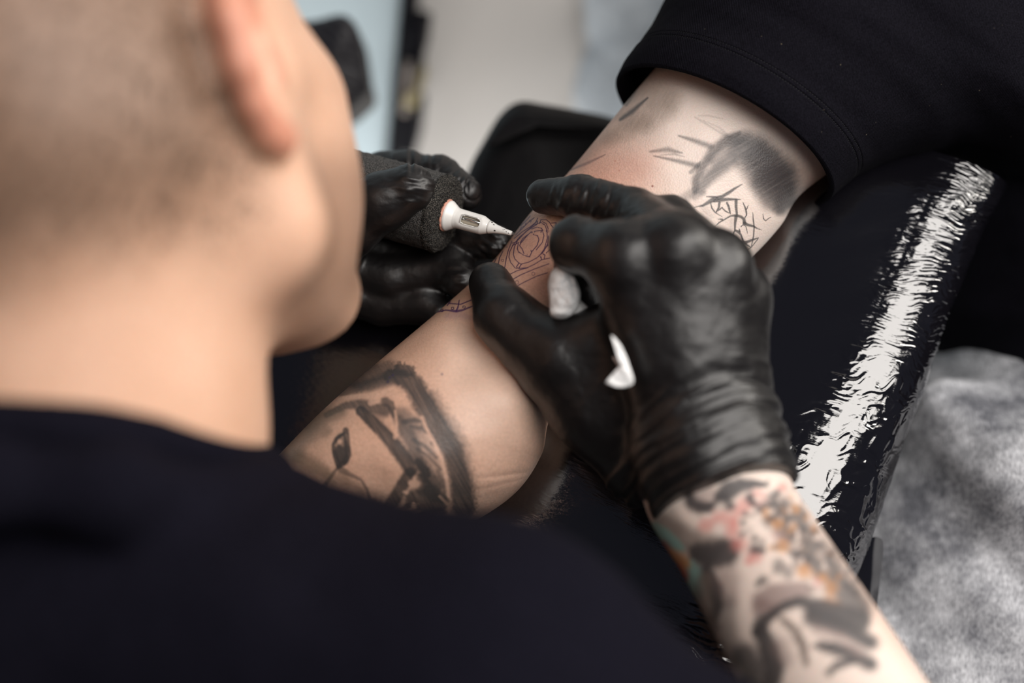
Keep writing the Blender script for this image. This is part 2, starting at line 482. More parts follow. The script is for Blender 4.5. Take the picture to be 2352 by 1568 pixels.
mesh('base_plate', v, f, M_BLACK, ch, world=True)
v, f = box((0.12, 0.30, 0.40), (0.80, 0.86, 0.50), 0.03)
mesh('seat', v, f, M_LEATHER, ch, world=True)
# pale denim draped at the chair's head
v, f = slab([(1352, -60), (1346, 60), (1332, 160), (1322, 250), (1350, 330), (1500, 330), (1600, 150), (1600, -60), (1480, -120)], 1.075, 0.012, 0.010, tilt=(0, .68))
q = fbm(v * 28, 3); v[:, 2] += 0.004 * q; v[:, 0] += 0.003 * fbm(v * 45 + 9, 2)
o = mesh('denim_throw', v, f, M_PALE, None, base=to_world(P(1450, 330, 1.08)))
o['label'] = 'pale blue denim cloth hanging against the wall behind the black sleeve'; o['category'] = 'cloth'

# ------------------------------------------------------------------ plastic-wrapped arm rest
AL = math.radians(18)
def armrest():
    # strip centre (x, y), radius of the rolled edge
    st = [(2245, 380, .026, .702), (2222, 425, .027, .697), (2190, 470, .028, .693), (2150, 560, .029, .690), (2092, 690, .030, .686), (2032, 830, .034, .678),
          (1962, 960, .040, .668), (1895, 1090, .046, .659), (1835, 1220, .050, .650), (1775, 1350, .052, .644), (1700, 1520, .054, .638), (1600, 1760, .055, .630)]
    nL, nA, nF = 1150, 130, 70
    x = np.linspace(0, len(st) - 1, nL)
    s = catmull(x, st)
    cen = np.stack([P(*q) for q in s[:, [0, 1, 3]]])
    R = s[:, 2]
    e = np.array([.93, -.36, 0.0]); e /= np.linalg.norm(e); zc = np.array([0, 0, 1.0])
    th = np.concatenate([np.linspace(-AL, math.radians(50), nA), np.linspace(math.radians(51), math.radians(150), 40)])
    fl = np.concatenate([np.linspace(0.40, 0.10, 25, endpoint=False), np.linspace(0.10, 0, nF, endpoint=False)])
    th0 = math.radians(6)
    us, vs_ = [], []
    uf = -fl; ua = (th + AL)
    V = np.empty((nL, len(fl) + len(th), 3)); UV = np.empty((nL, len(fl) + len(th), 2)); NN = np.empty_like(V)
    sl = np.concatenate([[0], np.cumsum(np.linalg.norm(np.diff(cen, axis=0), axis=1))])
    lmax = np.interp(x, [0, 2, 3, 4, 5, 6, 7, 8, 11], [.07, .10, .12, .13, .15, .175, .25, .36, .40]) / .40
    for j, l0 in enumerate(fl):
        l = l0 * lmax
        off = -R * (math.sin(AL) + math.sin(th0)) - l * math.cos(AL); zz = R * math.cos(AL) - R - l * math.sin(AL) - .05 * sstep(.93, 1.0, l0 / .40 + 0 * l) 
        V[:, j] = cen + off[:, None] * e + zz[:, None] * zc; UV[:, j, 0] = -l; NN[:, j] = -math.sin(AL) * e + math.cos(AL) * zc
    for j, t in enumerate(th):
        jj = j + len(fl)
        V[:, jj] = cen + (R * (math.sin(t) - math.sin(th0)))[:, None] * e + (R * (math.cos(t) - 1))[:, None] * zc
        UV[:, jj, 0] = R * (t + AL); NN[:, jj] = math.sin(t) * e + math.cos(t) * zc
    UV[:, :, 1] = sl[:, None]
    p = np.stack([UV[..., 0], UV[..., 1], 0 * UV[..., 0]], -1).reshape(-1, 3)
    warp = p.copy(); warp[:, 1] += 0.0016 * noise(p * 160) + 0.004 * noise(p * 45 + 5) + 0.10 * p[:, 0] * np.sin(p[:, 1] * 22)
    tgt = sstep(-0.012, 0.002, p[:, 0]) * (1 - 0.55 * sstep(0.05, 0.09, p[:, 0]))
    topw = 1 - sstep(0.03, 0.10, p[:, 1])
    grow = 1 + 0.9 * sstep(0.08, 0.24, p[:, 1]); fr = 1 / (1 + 0.55 * sstep(0.08, 0.24, p[:, 1]))
    rid = lambda a, b_, c_: 0.5 - np.abs(noise(np.stack([warp[:, 0] * a, warp[:, 1] * b_ * fr, c_ + 0 * p[:, 0]], 1)))
    wr = 0.00052 * rid(60, 540, 0) + 0.00034 * rid(140, 860, 4) + 0.00016 * rid(330, 1300, 8)
    d = grow * wr * (0.05 + 0.95 * tgt) * (0.55 + 0.6 * sstep(-.3, .5, noise(p * 70 + 3)))
    d += 0.00008 * tgt * noise(p * 95)
    d += 0.00026 * (1 - tgt) * noise(np.stack([p[:, 0] * 40 - p[:, 1] * 25, p[:, 1] * 90 + p[:, 0] * 60, 0 * p[:, 0]], 1)) * (0.3 + 0.1 * topw)
    d += 0.0004 * topw * tgt * noise(np.stack([p[:, 0] * 120, p[:, 1] * 70, 2 + 0 * p[:, 0]], 1))
    v = V.reshape(-1, 3) + d[:, None] * NN.reshape(-1, 3)
    nv = len(fl) + len(th)
    return v, grid_faces(nL, nv)[:, ::-1], UV.reshape(-1, 2), cen, nv
v, f, uv, cen, nv = armrest()
base = to_world(P(1800, 900, 0.80)); base[2] = 0
ar = thing('armrest', 'padded armrest wrapped in shiny wrinkled black plastic film under the client\'s arm', 'armrest', base)
o = mesh('plastic_film', v, f, M_FILM, ar)
ul = o.data.uv_layers.new(name='UVMap'); lv = np.empty(len(o.data.loops), np.int32); o.data.loops.foreach_get('vertex_index', lv)
ul.data.foreach_set('uv', (uv[lv] * 1000).astype(np.float32).ravel())
# firm pad under the film, on a post
g = Field((-0.40, -0.34, -0.86), (0.26, 0.12, -0.62), 0.005)
e = np.array([.93, -.36, 0]) / np.linalg.norm([.93, -.36, 0])
a = cen[180] - 0.03 * e + [0, 0, -0.065]; b_ = cen[-120] - 0.04 * e + [0, 0, -0.08]
for l in np.linspace(0, 1, 8):
    g.cone(a - .01 * l * e * .98 + [0, 0, -.01 * l * .21], b_ - .22 * l * e * .98 + [0, 0, -.22 * l * .21], 0.026, 0.034, 0.012)
v, f = g.mesh(); mesh('pad', v, f, M_LEATHER, ar)
c0 = to_world((cen[510] - 0.12 * e) + [0, 0, -0.10])
v, f = tube([c0, (c0[0], c0[1], 0.4), (c0[0], c0[1], 0.015)], 0.022, 16); mesh('post', v, f, M_BLACK, ar, world=True)
v, f = box((c0[0] - 0.11, c0[1] - 0.11, 0), (c0[0] + 0.11, c0[1] + 0.11, 0.02), 0.006); mesh('base_plate', v, f, M_BLACK, ar, world=True)
# loose film flap hanging at the lower right edge
fl = [(2035, 1235, .70), (2025, 1300, .70), (2018, 1370, .70), (2008, 1440, .70)]
vv = []
for i, (x_, y_, d_) in enumerate(fl):
    for k, dx in enumerate((0, -32, -75, -130)):
        vv.append(P(x_ + dx - (6 if k % 2 else 0), y_ + (k - 1) * 6, d_ - 0.006 * (k % 2) - 0.004 * k + 0.004 * (i % 2)))
v = np.array(vv); f = grid_faces(4, 4); v = np.concatenate([v, v - [0, 0, 0.0008]]); f = np.concatenate([f[:, ::-1], f + 16])
mesh('film_flap', v, f, M_FILM, ar, subsurf=3).data.uv_layers.new(name='UVMap')

# ------------------------------------------------------------------ ink painter (strokes soak into skin colour, per vertex)
class Ink:
    def __init__(s, px, py, ok, seedp):
        s.px, s.py, s.ok = px, py, ok; n = len(px)
        s.c = np.zeros((n, 3)); s.a = np.zeros(n); s.q = seedp
    def stroke(s, T, pts, col, a, soft=0.5, rough=0.0, streak=None, wash=False):
        k, ox, oy = T
        p = np.array([(ox + q[0] / k, oy + q[1] / k, q[2] / k) for q in pts])
        R = p[:, 2].max() * (1.6 + soft + rough) + 3
        m = s.ok & (s.px > p[:, 0].min() - R) & (s.px < p[:, 0].max() + R) & (s.py > p[:, 1].min() - R) & (s.py < p[:, 1].max() + R)
        i = np.nonzero(m)[0]
        if not len(i): return
        x, y = s.px[i], s.py[i]; best = np.full(len(i), 9.0)
        if len(p) == 1: p = np.concatenate([p, p + [0.01, 0, 0]])
        for j in range(len(p) - 1):
            ax, ay, ra = p[j]; bx, by, rb = p[j + 1]; dx, dy = bx - ax, by - ay
            h = np.clip(((x - ax) * dx + (y - ay) * dy) / (dx * dx + dy * dy + 1e-9), 0, 1)
            d = np.hypot(x - ax - h * dx, y - ay - h * dy) / np.maximum(ra + (rb - ra) * h, 0.35)
            best = np.minimum(best, d)
        if rough:
            best = best + .5 * rough * fbm(np.stack([x / 5, y / 5, 0 * x + 3], 1), 3)
        al = a * (1 - sstep(1 - soft, 1 + soft, best))
        if streak:
            fx, fy = streak
            u = (x * fx + y * fy); w = (-x * fy + y * fx)
            al = al * np.clip(0.95 + 0.13 * noise(np.stack([u / 45, w / 3.0, 0 * u], 1)), 0, 1.0)
        if col is None:
            s.a[i] *= (1 - al); return
        na = al + s.a[i] * (1 - al)
        s.c[i] = (np.array(col) * al[:, None] + s.c[i] * (s.a[i] * (1 - al))[:, None]) / np.maximum(na, 1e-6)[:, None]
        s.a[i] = na
    def rgba(s): return np.concatenate([s.c, np.clip(s.a, 0, 0.97)[:, None]], 1)
GR = (0.048, 0.046, 0.047); LG = (0.15, 0.125, 0.105); PU = (0.055, 0.018, 0.075)

# ------------------------------------------------------------------ client: bare tattooed arm, black tee, grey jeans
client = thing('person', 'client in black T-shirt and grey jeans resting a bare tattooed arm on the wrapped armrest', 'person', (0.42, 0.62, 0.0))
ARM = [  # left edge, right edge, depth of centre, half depth
    (2420, -330, 2700, 420, .86, .12), (2050, -190, 2440, 330, .80, .075), (1760, -40, 2160, 300, .735, .050),
    (1600, 60, 1985, 350, .712, .046), (1476, 190, 1845, 440, .700, .044), (1395, 288, 1790, 520, .696, .043),
    (1300, 402, 1712, 602, .693, .043), (1216, 492, 1600, 690, .691, .043), (1130, 602, 1480, 780, .688, .043), (1010, 712, 1345, 868, .680, .042),
    (870, 830, 1266, 955, .670, .043), (750, 935, 1243, 1045, .664, .044), (650, 1036, 1180, 1135, .664, .043), (560, 1130, 1060, 1215, .680, .040),
    (450, 1225, 900, 1300, .73, .036), (330, 1310, 700, 1385, .80, .032), (240, 1370, 520, 1440, .87, .028), (170, 1420, 430, 1490, .93, .026), (150, 1500, 330, 1560, 1.0, .020)]
def client_arm():
    A = np.array(ARM, float)
    L = np.stack([P(q[0], q[1], q[4]) for q in A]); Rr = np.stack([P(q[2], q[3], q[4]) for q in A])
    C = (L + Rr) / 2; Hw = (Rr - L) / 2
    seg = [(0, 3.2, 14), (3.2, 4.9, 95), (4.9, 6.9, 150), (6.9, 9.3, 230), (9.3, 12.7, 210), (12.7, 18, 40)]
    x = np.concatenate([np.linspace(a, b, n, endpoint=False) for a, b, n in seg] + [[18]])
    c, hw, hd = catmull(x, C), catmull(x, Hw), catmull(x, A[:, 5:6])[:, 0]
    ph = np.concatenate([np.linspace(0, np.pi, 440, endpoint=False), np.linspace(np.pi, 2 * np.pi, 60, endpoint=False)])
    ray = c / np.linalg.norm(c, axis=1, keepdims=True)
    z = -ray - ((-ray * hw).sum(1) / (hw * hw).sum(1))[:, None] * hw
    z /= np.linalg.norm(z, axis=1, keepdims=True)
    v = c[:, None] + np.cos(ph)[None, :, None] * hw[:, None] + np.sin(ph)[None, :, None] * (z * hd[:, None])[:, None]
    nz = np.broadcast_to(z[:, None], v.shape).reshape(-1, 3)
    front = np.broadcast_to(np.sin(ph)[None], v.shape[:2]).ravel()
    v = v.reshape(-1, 3); fs = grid_faces(len(x), len(ph), True)
    # end caps
    px, py = pix(v)
    fw = np.clip(front, 0, 1) ** 0.5
    G = lambda cx, cy, sx, sy, rot=0: np.exp(-(((px - cx) * math.cos(rot) + (py - cy) * math.sin(rot)) / sx) ** 2 - ((-(px - cx) * math.sin(rot) + (py - cy) * math.cos(rot)) / sy) ** 2)
    d = -0.008 * G(1105, 800, 42, 120, -0.75) + 0.006 * G(1200, 935, 60, 110, -0.35) - 0.0035 * G(1065, 850, 40, 40)
    d += -0.0012 * G(1210, 1085, 90, 7, -0.12) - 0.0007 * G(1180, 1105, 80, 5, -0.25) - 0.004 * G(1215, 720, 45, 60) - 0.003 * G(1340, 470, 70, 30, 0.2)
    d += 0.0025 * G(1500, 330, 90, 60, -0.7) + 0.0006 * fbm(v * 60, 2)
    v = v + (d * fw)[:, None] * nz
    return v, fs[:, ::-1], px, py, front
v, f, px, py, front = client_arm()
# hand and torso of the client: hidden by the artist / the shirt but part of the same body
g = Field((-0.42, -0.36, -1.10), (-0.16, -0.12, -0.82), 0.004)
pw = P(240, 1530, 1.0)
ax = P(240, 1530, 1.0) - P(330, 1450, .93); ax /= np.linalg.norm(ax); sd = np.array([1.0, -0.2, 0]); sd -= (sd @ ax) * ax; sd /= np.linalg.norm(sd)
for k, (o_, ln) in enumerate([(-.030, .062), (-.010, .074), (.011, .068), (.030, .052)]):
    g.chain([pw, pw + sd * o_ + ax * .055, pw + sd * o_ * 1.1 + ax * (.055 + ln * .55), pw + sd * o_ * 1.1 + ax * (.055 + ln * .9) + [0, 0, -.012]], [.018, .0115, .0095, .0075], .004)
g.chain([pw - sd * .012, pw - sd * .045 + ax * .03, pw - sd * .062 + ax * .065], [.016, .012, .009], .005)
hv, hf = g.mesh()
n_arm = len(v)
v2, f2 = join([(v, f), (hv, hf)])
body = mesh('body', v2, f2, M_CLIENT, client)
ink = Ink(px, py, front > 0.03, v)
U = (2.529, 1280, 0)
S = ink.stroke
S(U, [(1500, 500, 500), (900, 700, 480), (1100, 1300, 420)], (0.79, 0.705, 0.65), .8, .7)  # upper arm's brighter light painted in as a paler coat
S((1, 0, 0), [(1150, 900, 120), (1090, 800, 90)], (0.84, 0.62, 0.50), .6, .9)  # light on the arm's bulge painted in as paler skin
S((1, 0, 0), [(700, 960, 90), (1000, 700, 70), (1150, 560, 40)], (0.62, 0.36, 0.24), .45, .9)  # shade along the arm's left edge painted in as darker skin
for pts, a in [([(430, 560, 60), (560, 560, 85), (660, 570, 60)], .42), ([(400, 700, 50), (520, 690, 65), (640, 640, 60)], .40), ([(300, 810, 40), (420, 760, 50), (500, 720, 50)], .36), ([(130, 960, 26), (240, 850, 36), (330, 780, 40)], .25)]:
    S(U, pts, (0.17, 0.12, 0.085), a, .8, .2, (.5, -.86))
for pts, a in [([(365, 695, 8), (430, 650, 15), (525, 568, 5)], .85), ([(400, 610, 8), (440, 545, 10), (480, 480, 8)], .6), ([(80, 985, 5), (180, 945, 8), (278, 898, 3)], .75),
               ([(540, 880, 6), (640, 868, 15), (725, 888, 4)], .6), ([(560, 905, 4), (700, 935, 11), (810, 962, 15)], .65), ([(600, 900, 3), (680, 895, 6), (740, 910, 2)], .4),
               ([(705, 788, 5), (800, 818, 13), (890, 850, 16)], .65), ([(800, 680, 4), (930, 760, 6), (1000, 800, 10)], .28), ([(820, 672, 3), (880, 672, 5), (960, 690, 3)], .25), ([(850, 700, 3), (940, 740, 5), (1010, 800, 8)], .25)]:
    S(U, pts, (0.075, 0.07, 0.07), a * 1.05, .95, .1)
for pts, a in [([(800, 1110, 16), (806, 1040, 22), (850, 960, 22), (900, 880, 26), (980, 812, 26), (1060, 772, 10)], .6), ([(775, 1000, 10), (820, 960, 12), (830, 940, 4)], .5),
               ([(830, 1095, 26), (870, 1045, 32), (930, 985, 38), (1010, 920, 45)], .62), ([(740, 1150, 26), (790, 1110, 20)], .35), ([(800, 1140, 20), (850, 1120, 14)], .4), ([(900, 930, 25), (960, 870, 30), (1040, 810, 25)], .4),
               ([(1060, 840, 60), (1150, 900, 95), (1230, 985, 105), (1300, 1060, 105), (1330, 1150, 70)], .80), ([(1180, 1080, 50), (1240, 1170, 50), (1290, 1220, 30)], .55), ([(1100, 800, 40), (1200, 880, 60), (1320, 1000, 60)], .5), ([(1120, 960, 60), (1160, 1020, 60)], .35)]:
    S(U, [(q0, q1, q2 * 1.1) for q0, q1, q2 in pts], (0.035, 0.035, 0.039), min(a * 1.25, .95), .7, .08, (.86, -.5))
S(U, [(1170, 880, 55), (1270, 1010, 90), (1335, 1120, 70), (1300, 1200, 40)], (0.03, 0.03, 0.034), .62, .8, .1, (.86, -.5))
ink.stroke(U, [(553, 1080, 7)], (0.22, 0.06, 0.04), .9, .3)
ink.stroke(U, [(360, 990, 5)], (0.4, 0.12, 0.09), .6, .5); ink.stroke(U, [(335, 935, 5)], (0.4, 0.12, 0.09), .6, .5)
ink.stroke(U, [(250, 1000, 140), (450, 980, 120)], (0.66, 0.30, 0.24), .35, .9)
LT = (7.468, 1560, 400)
for pts in [[(220, 580, 6), (330, 550, 10), (400, 540, 22), (470, 500, 28), (590, 430, 45), (740, 380, 28), (860, 310, 28), (960, 240, 20), (1090, 165, 5)],
            [(470, 385, 10), (560, 385, 15), (650, 395, 16)], [(600, 460, 25), (720, 440, 36), (850, 430, 25), (980, 430, 16), (1060, 435, 5)],
            [(540, 500, 10), (560, 580, 14), (620, 660, 12), (740, 730, 3)], [(690, 490, 22), (680, 570, 18), (640, 640, 12)], [(640, 640, 10), (700, 600, 14), (740, 570, 12)],
            [(820, 490, 18), (850, 560, 20), (865, 620, 18), (880, 680, 8)], [(740, 580, 10), (790, 630, 12), (870, 670, 8)], [(975, 450, 26), (975, 560, 24), (990, 690, 18)],
            [(590, 910, 4), (700, 820, 12), (790, 770, 12), (880, 715, 14), (980, 705, 22), (1060, 730, 24), (1110, 770, 26), (1120, 840, 30)], [(670, 770, 5), (740, 775, 16)],
            [(975, 730, 30), (960, 830, 22), (955, 960, 14), (920, 1040, 8), (870, 1120, 3)], [(970, 965, 20), (1020, 990, 26), (1060, 1040, 16), (1085, 1110, 16)], [(1030, 940, 10), (1040, 980, 14)],
            [(1120, 840, 30), (1180, 870, 24), (1270, 890, 20), (1340, 930, 10), (1410, 955, 5)], [(1260, 650, 4), (1270, 780, 12), (1285, 900, 12), (1275, 1060, 12), (1240, 1230, 8)],
            [(1060, 900, 6), (1090, 870, 8), (1140, 890, 8), (1160, 950, 8), (1170, 1020, 4)], [(1095, 490, 8), (1130, 570, 14), (1150, 640, 16), (1155, 700, 12), (1130, 740, 10)], [(1185, 530, 5), (1165, 580, 10), (1150, 600, 12)],
            [(1435, 680, 5), (1445, 760, 10), (1480, 800, 8), (1530, 760, 8), (1575, 735, 6)], [(840, 1150, 8), (940, 1165, 16), (1060, 1165, 30), (1130, 1175, 28), (1240, 1130, 20), (1360, 1090, 8)],
            [(1085, 1110, 14), (1100, 1160, 20)], [(1040, 1190, 18), (1010, 1250, 12), (960, 1290, 5)], [(1130, 1190, 14), (1220, 1250, 10)], [(1350, 1110, 8), (1240, 1250, 8), (1150, 1310, 6), (1060, 1350, 3)]]:
    ink.stroke(LT, pts, (0.05, 0.05, 0.053), .85, .4)
ink.stroke(LT, [(450, 620, 60), (520, 720, 60)], GR, .15, .9); ink.stroke(LT, [(900, 800, 40), (900, 1000, 40)], GR, .14, .9)
# purple stencil lines
ST = (6.533, 1120, 480)
ink.stroke(ST, [(300, 300, 300), (600, 600, 340), (760, 1100, 300)], (0.60, 0.27, 0.21), .36, .8)
ink.stroke(ST, [(500, 330, 120), (600, 240, 120)], (0.34, 0.22, 0.18), .35, .8)
def line(pts, r=6, a=.85): ink.stroke(ST, [(x, y, r) for x, y in pts], PU, a, .5, .12)
for pts in [[(740, 230), (600, 320), (480, 420), (380, 540), (330, 640), (320, 720), (345, 800), (410, 880), (440, 895)], [(800, 200), (690, 240), (570, 340), (450, 470), (400, 570), (385, 680), (410, 750), (470, 810)],
            [(470, 890), (590, 880), (700, 830), (810, 760), (930, 735)], [(500, 825), (620, 795), (740, 730), (840, 640), (900, 520), (915, 400)], [(800, 200), (860, 240), (890, 320), (895, 440), (850, 600), (800, 670)],
            [(800, 160), (880, 160), (930, 200), (960, 250), (985, 280)], [(960, 210), (1030, 205), (1020, 260)], [(820, 190), (880, 220), (910, 300)], [(800, 160), (780, 215)], [(750, 180), (745, 220)],
            [(650, 345), (600, 390), (540, 460), (490, 520), (480, 550), (520, 600), (545, 670)], [(450, 600), (460, 640), (540, 690), (600, 710), (630, 715), (660, 650), (650, 620)], [(660, 640), (740, 550), (770, 460), (750, 400), (710, 390)],
            [(660, 300), (740, 270), (810, 290), (830, 320)], [(720, 330), (800, 320)], [(830, 345), (845, 400), (820, 500), (730, 610)], [(600, 385), (530, 440), (490, 500)], [(460, 520), (445, 600)], [(370, 545), (420, 525), (470, 500)], [(370, 510), (440, 490)],
            [(470, 810), (430, 870), (465, 890), (505, 830), (470, 810)], [(790, 710), (815, 762)], [(860, 690), (830, 670)], [(860, 690), (850, 740)],
            [(310, 990), (440, 925), (600, 880)], [(360, 1065), (500, 985), (700, 900), (920, 820)], [(420, 1165), (560, 1090), (740, 1005), (900, 955)],
            [(365, 480), (310, 620), (280, 740), (260, 860), (250, 935)], [(230, 630), (180, 730), (150, 870)], [(130, 740), (85, 830)], [(510, 270), (485, 310)], [(575, 210), (560, 250), (530, 265)],
            [(700, 130), (620, 190), (560, 250), (480, 330), (420, 390)], [(740, 190), (640, 265), (520, 340), (400, 440)], [(750, 140), (720, 200), (660, 250)], [(640, 100), (600, 150), (560, 190), (500, 250)], [(905, 540), (820, 640)], [(930, 610), (880, 660)]]:
    line(pts, 7, .95)
for cx, cy, r in [(225, 770, 20), (685, 970, 26), (440, 1100, 28), (905, 330, 16), (640, 182, 16)]:
    line([(cx + r * math.cos(t) * .9, cy + r * math.sin(t)) for t in np.linspace(0, 6.3, 10)], 5, .75)
for x_, y_, r in [(662, 348, 14), (705, 338, 12), (690, 380, 12), (815, 325, 16), (800, 345, 10), (885, 330, 13), (800, 725, 12), (290, 570, 10), (595, 685, 8), (650, 178, 6)]:
    ink.stroke(ST, [(x_, y_, r)], PU, .85, .5)
SB = (2.904, 600, 660)
for pts in [[(1165, 165, 4), (1230, 150, 5), (1300, 158, 9), (1345, 150, 6), (1420, 120, 4)], [(1250, 105, 4), (1330, 112, 4), (1410, 80, 4)], [(1320, 85, 4), (1312, 130, 5), (1300, 155, 6)], [(1260, 92, 4), (1240, 120, 4)]]:
    ink.stroke(SB, pts, (0.06, 0.015, 0.12), .85, .5, .1)
for cx, cy in [(1275, 138), (1352, 130), (1205, 152)]:
    ink.stroke(SB, [(cx + 9 * math.cos(t), cy + 8 * math.sin(t), 3) for t in np.linspace(0, 6.3, 9)], (0.05, 0.012, 0.09), .85, .4)
ink.stroke(SB, [(1240, 190, 20), (1330, 180, 25), (1380, 200, 20)], (0.2, 0.1, 0.25), .22, .9, .6)
# portrait tattoo on the near end of the arm
PT = (3.92, 640, 800)
S(PT, [(60, 930, 90), (250, 720, 80), (430, 560, 60)], (0.20, 0.13, 0.085), .42, .9)
S(PT, [(150, 990, 60), (300, 1060, 60), (430, 1120, 50)], (0.17, 0.12, 0.085), .45, .9)
S(PT, [(760, 250, 110), (950, 260, 100)], (0.12, 0.10, 0.09), .35, .9)
S(PT, [(560, 800, 40), (575, 900, 60), (580, 1000, 50)], (0.08, 0.075, 0.07), .62, .4)
S(PT, [(1100, 620, 80), (1230, 800, 120), (1370, 1050, 110), (1440, 1300, 90)], (0.10, 0.09, 0.085), .42, .4, .1)
BR = (0.16, 0.115, 0.08)
for pts, c, a, so, ro in [
    ([(700, 300, 70), (850, 220, 85), (1000, 190, 75)], GR, .62, .5, .3), ([(560, 400, 30), (700, 350, 50), (850, 320, 50), (950, 290, 50)], GR, .6, .5, .2),
    ([(1090, 190, 55), (1170, 205, 52)], GR, .8, .25, .5), ([(1010, 250, 60), (1120, 270, 70), (1220, 330, 85), (1300, 480, 90), (1380, 620, 92), (1470, 760, 92), (1560, 900, 92), (1600, 1050, 88), (1640, 1200, 90), (1660, 1420, 100)], GR, .84, .35, .2),
    ([(1380, 430, 60), (1480, 600, 60), (1600, 760, 60), (1670, 950, 60), (1700, 1200, 70), (1720, 1400, 70)], GR, .35, .6, .7),
    ([(430, 600, 22), (600, 515, 30), (740, 500, 42), (850, 535, 52), (960, 560, 50)], GR, .72, .5, .2), ([(250, 700, 60), (400, 640, 60), (560, 570, 45)], BR, .55, .8, .2), ([(120, 850, 50), (300, 780, 70), (420, 740, 40)], BR, .4, .8, .2), ([(60, 930, 40), (160, 960, 60)], BR, .45, .8, .2),
    ([(740, 565, 42), (830, 645, 50), (930, 745, 52), (1010, 830, 58), (1080, 920, 62), (1150, 1020, 62), (1190, 1100, 52)], GR, .82, .22, .12),
    ([(960, 480, 40), (1010, 500, 30), (1040, 600, 24)], GR, .7, .4, .2), ([(900, 620, 40), (960, 700, 40)], GR, .35, .7, .2),
    ([(1080, 570, 50), (1180, 600, 65), (1240, 720, 60)], GR, .38, .7, .3), ([(1130, 660, 22), (1220, 645, 20), (1320, 662, 10)], GR, .6, .5, .1),
    ([(1090, 640, 40), (1150, 760, 60), (1210, 860, 55), (1230, 960, 60), (1290, 1060, 60), (1350, 1160, 60), (1430, 1240, 50)], GR, .66, .5, .3),
    ([(1190, 700, 12), (1290, 720, 14), (1370, 780, 10)], GR, .55, .6, .2), ([(1210, 820, 14), (1320, 880, 18), (1420, 980, 14)], GR, .55, .6, .2), ([(1240, 900, 10), (1350, 970, 14), (1460, 1090, 12)], GR, .5, .6, .2), ([(1380, 850, 14), (1400, 870, 12)], GR, .6, .5, .2),
    ([(1255, 1020, 32), (1320, 1100, 34), (1350, 1140, 20)], GR, .9, .4, .2), ([(1280, 1160, 40), (1370, 1250, 40), (1490, 1350, 36)], GR, .72, .5, .2), ([(1430, 1100, 16), (1480, 1200, 20), (1500, 1290, 16)], GR, .45, .6, .2),
    ([(1180, 1120, 45), (1120, 1220, 52), (1060, 1330, 52), (1000, 1430, 60)], GR, .8, .3, .15), ([(1200, 1340, 60), (1330, 1330, 75), (1450, 1400, 75), (1300, 1450, 70)], GR, .8, .4, .2), ([(1290, 1270, 40), (1400, 1330, 40)], GR, .6, .5, .2),
    ([(1160, 1420, 30), (1150, 1500, 24)], GR, .75, .4, .1), ([(1300, 1500, 50), (1450, 1500, 60)], GR, .7, .5, .2), ([(860, 1400, 44), (940, 1420, 34), (1000, 1460, 40)], GR, .8, .5, .3),
    ([(604, 738, 26), (612, 800, 24), (618, 880, 26), (628, 960, 26), (600, 1020, 22), (545, 1060, 22)], GR, .78, .25, .1), ([(590, 760, 12), (525, 808, 17), (492, 866, 15), (500, 930, 20), (520, 1000, 22), (540, 1050, 25)], GR, .85, .25, .1), ([(545, 900, 30), (560, 940, 58), (575, 985, 52)], GR, .74, .3, .1),
    ([(540, 1060, 12), (480, 1140, 14), (400, 1250, 20)], GR, .65, .5, .2), ([(560, 1090, 28), (640, 1135, 18), (740, 1180, 12), (800, 1270, 12), (825, 1360, 16)], GR, .55, .5, .2), ([(480, 1180, 50), (560, 1150, 50), (620, 1200, 40)], BR, .4, .7, .2), ([(700, 1230, 30), (760, 1300, 30)], BR, .3, .8, .2),
    ([(200, 990, 70), (330, 1060, 55), (420, 1110, 40)], BR, .42, .8, .2), ([(420, 780, 30), (470, 740, 20)], BR, .25, .8, .2)]:
    ink.stroke(PT, [(q0, q1, q2 * 1.12) for q0, q1, q2 in pts], c, min(a * 1.15, .93), so, ro, (.5, .86) if a > .6 else None)
for pts, a in [([(540, 450, 14), (700, 430, 18), (820, 425, 24), (960, 400, 30), (1030, 375, 34), (1060, 440, 22)], .85), ([(430, 520, 14), (540, 455, 14)], .6), ([(830, 490, 26), (890, 470, 24)], .7), ([(1050, 560, 10), (1065, 680, 12), (1050, 800, 18)], .7), ([(975, 660, 30), (1000, 700, 20)], .45), ([(1290, 620, 16), (1330, 720, 14), (1400, 850, 16), (1470, 1000, 16), (1510, 1160, 14), (1530, 1330, 14)], .75),
               ([(1190, 1210, 24)], .9), ([(1250, 1215, 18)], .8), ([(1150, 1296, 20), (1130, 1290, 12)], .85), ([(1100, 1440, 26), (1110, 1500, 30)], .8), ([(1215, 1390, 12), (1225, 1470, 26)], .85), ([(550, 838, 20)], .8), ([(1450, 1330, 12), (1520, 1400, 12)], .5), ([(1200, 560, 16), (1240, 600, 16)], .5)]:
    ink.stroke(PT, pts, None, a, .4, .1)
for x_, y_ in [(1000, 262), (1030, 240), (985, 300), (1470, 232)]:
    ink.stroke(PT, [(x_, y_, 9)], (0.03, 0.02, 0.12), .7, .8, .5)
rg = np.concatenate([ink.rgba(), np.zeros((len(hv), 4))]); set_color(body, 'ink', rg)

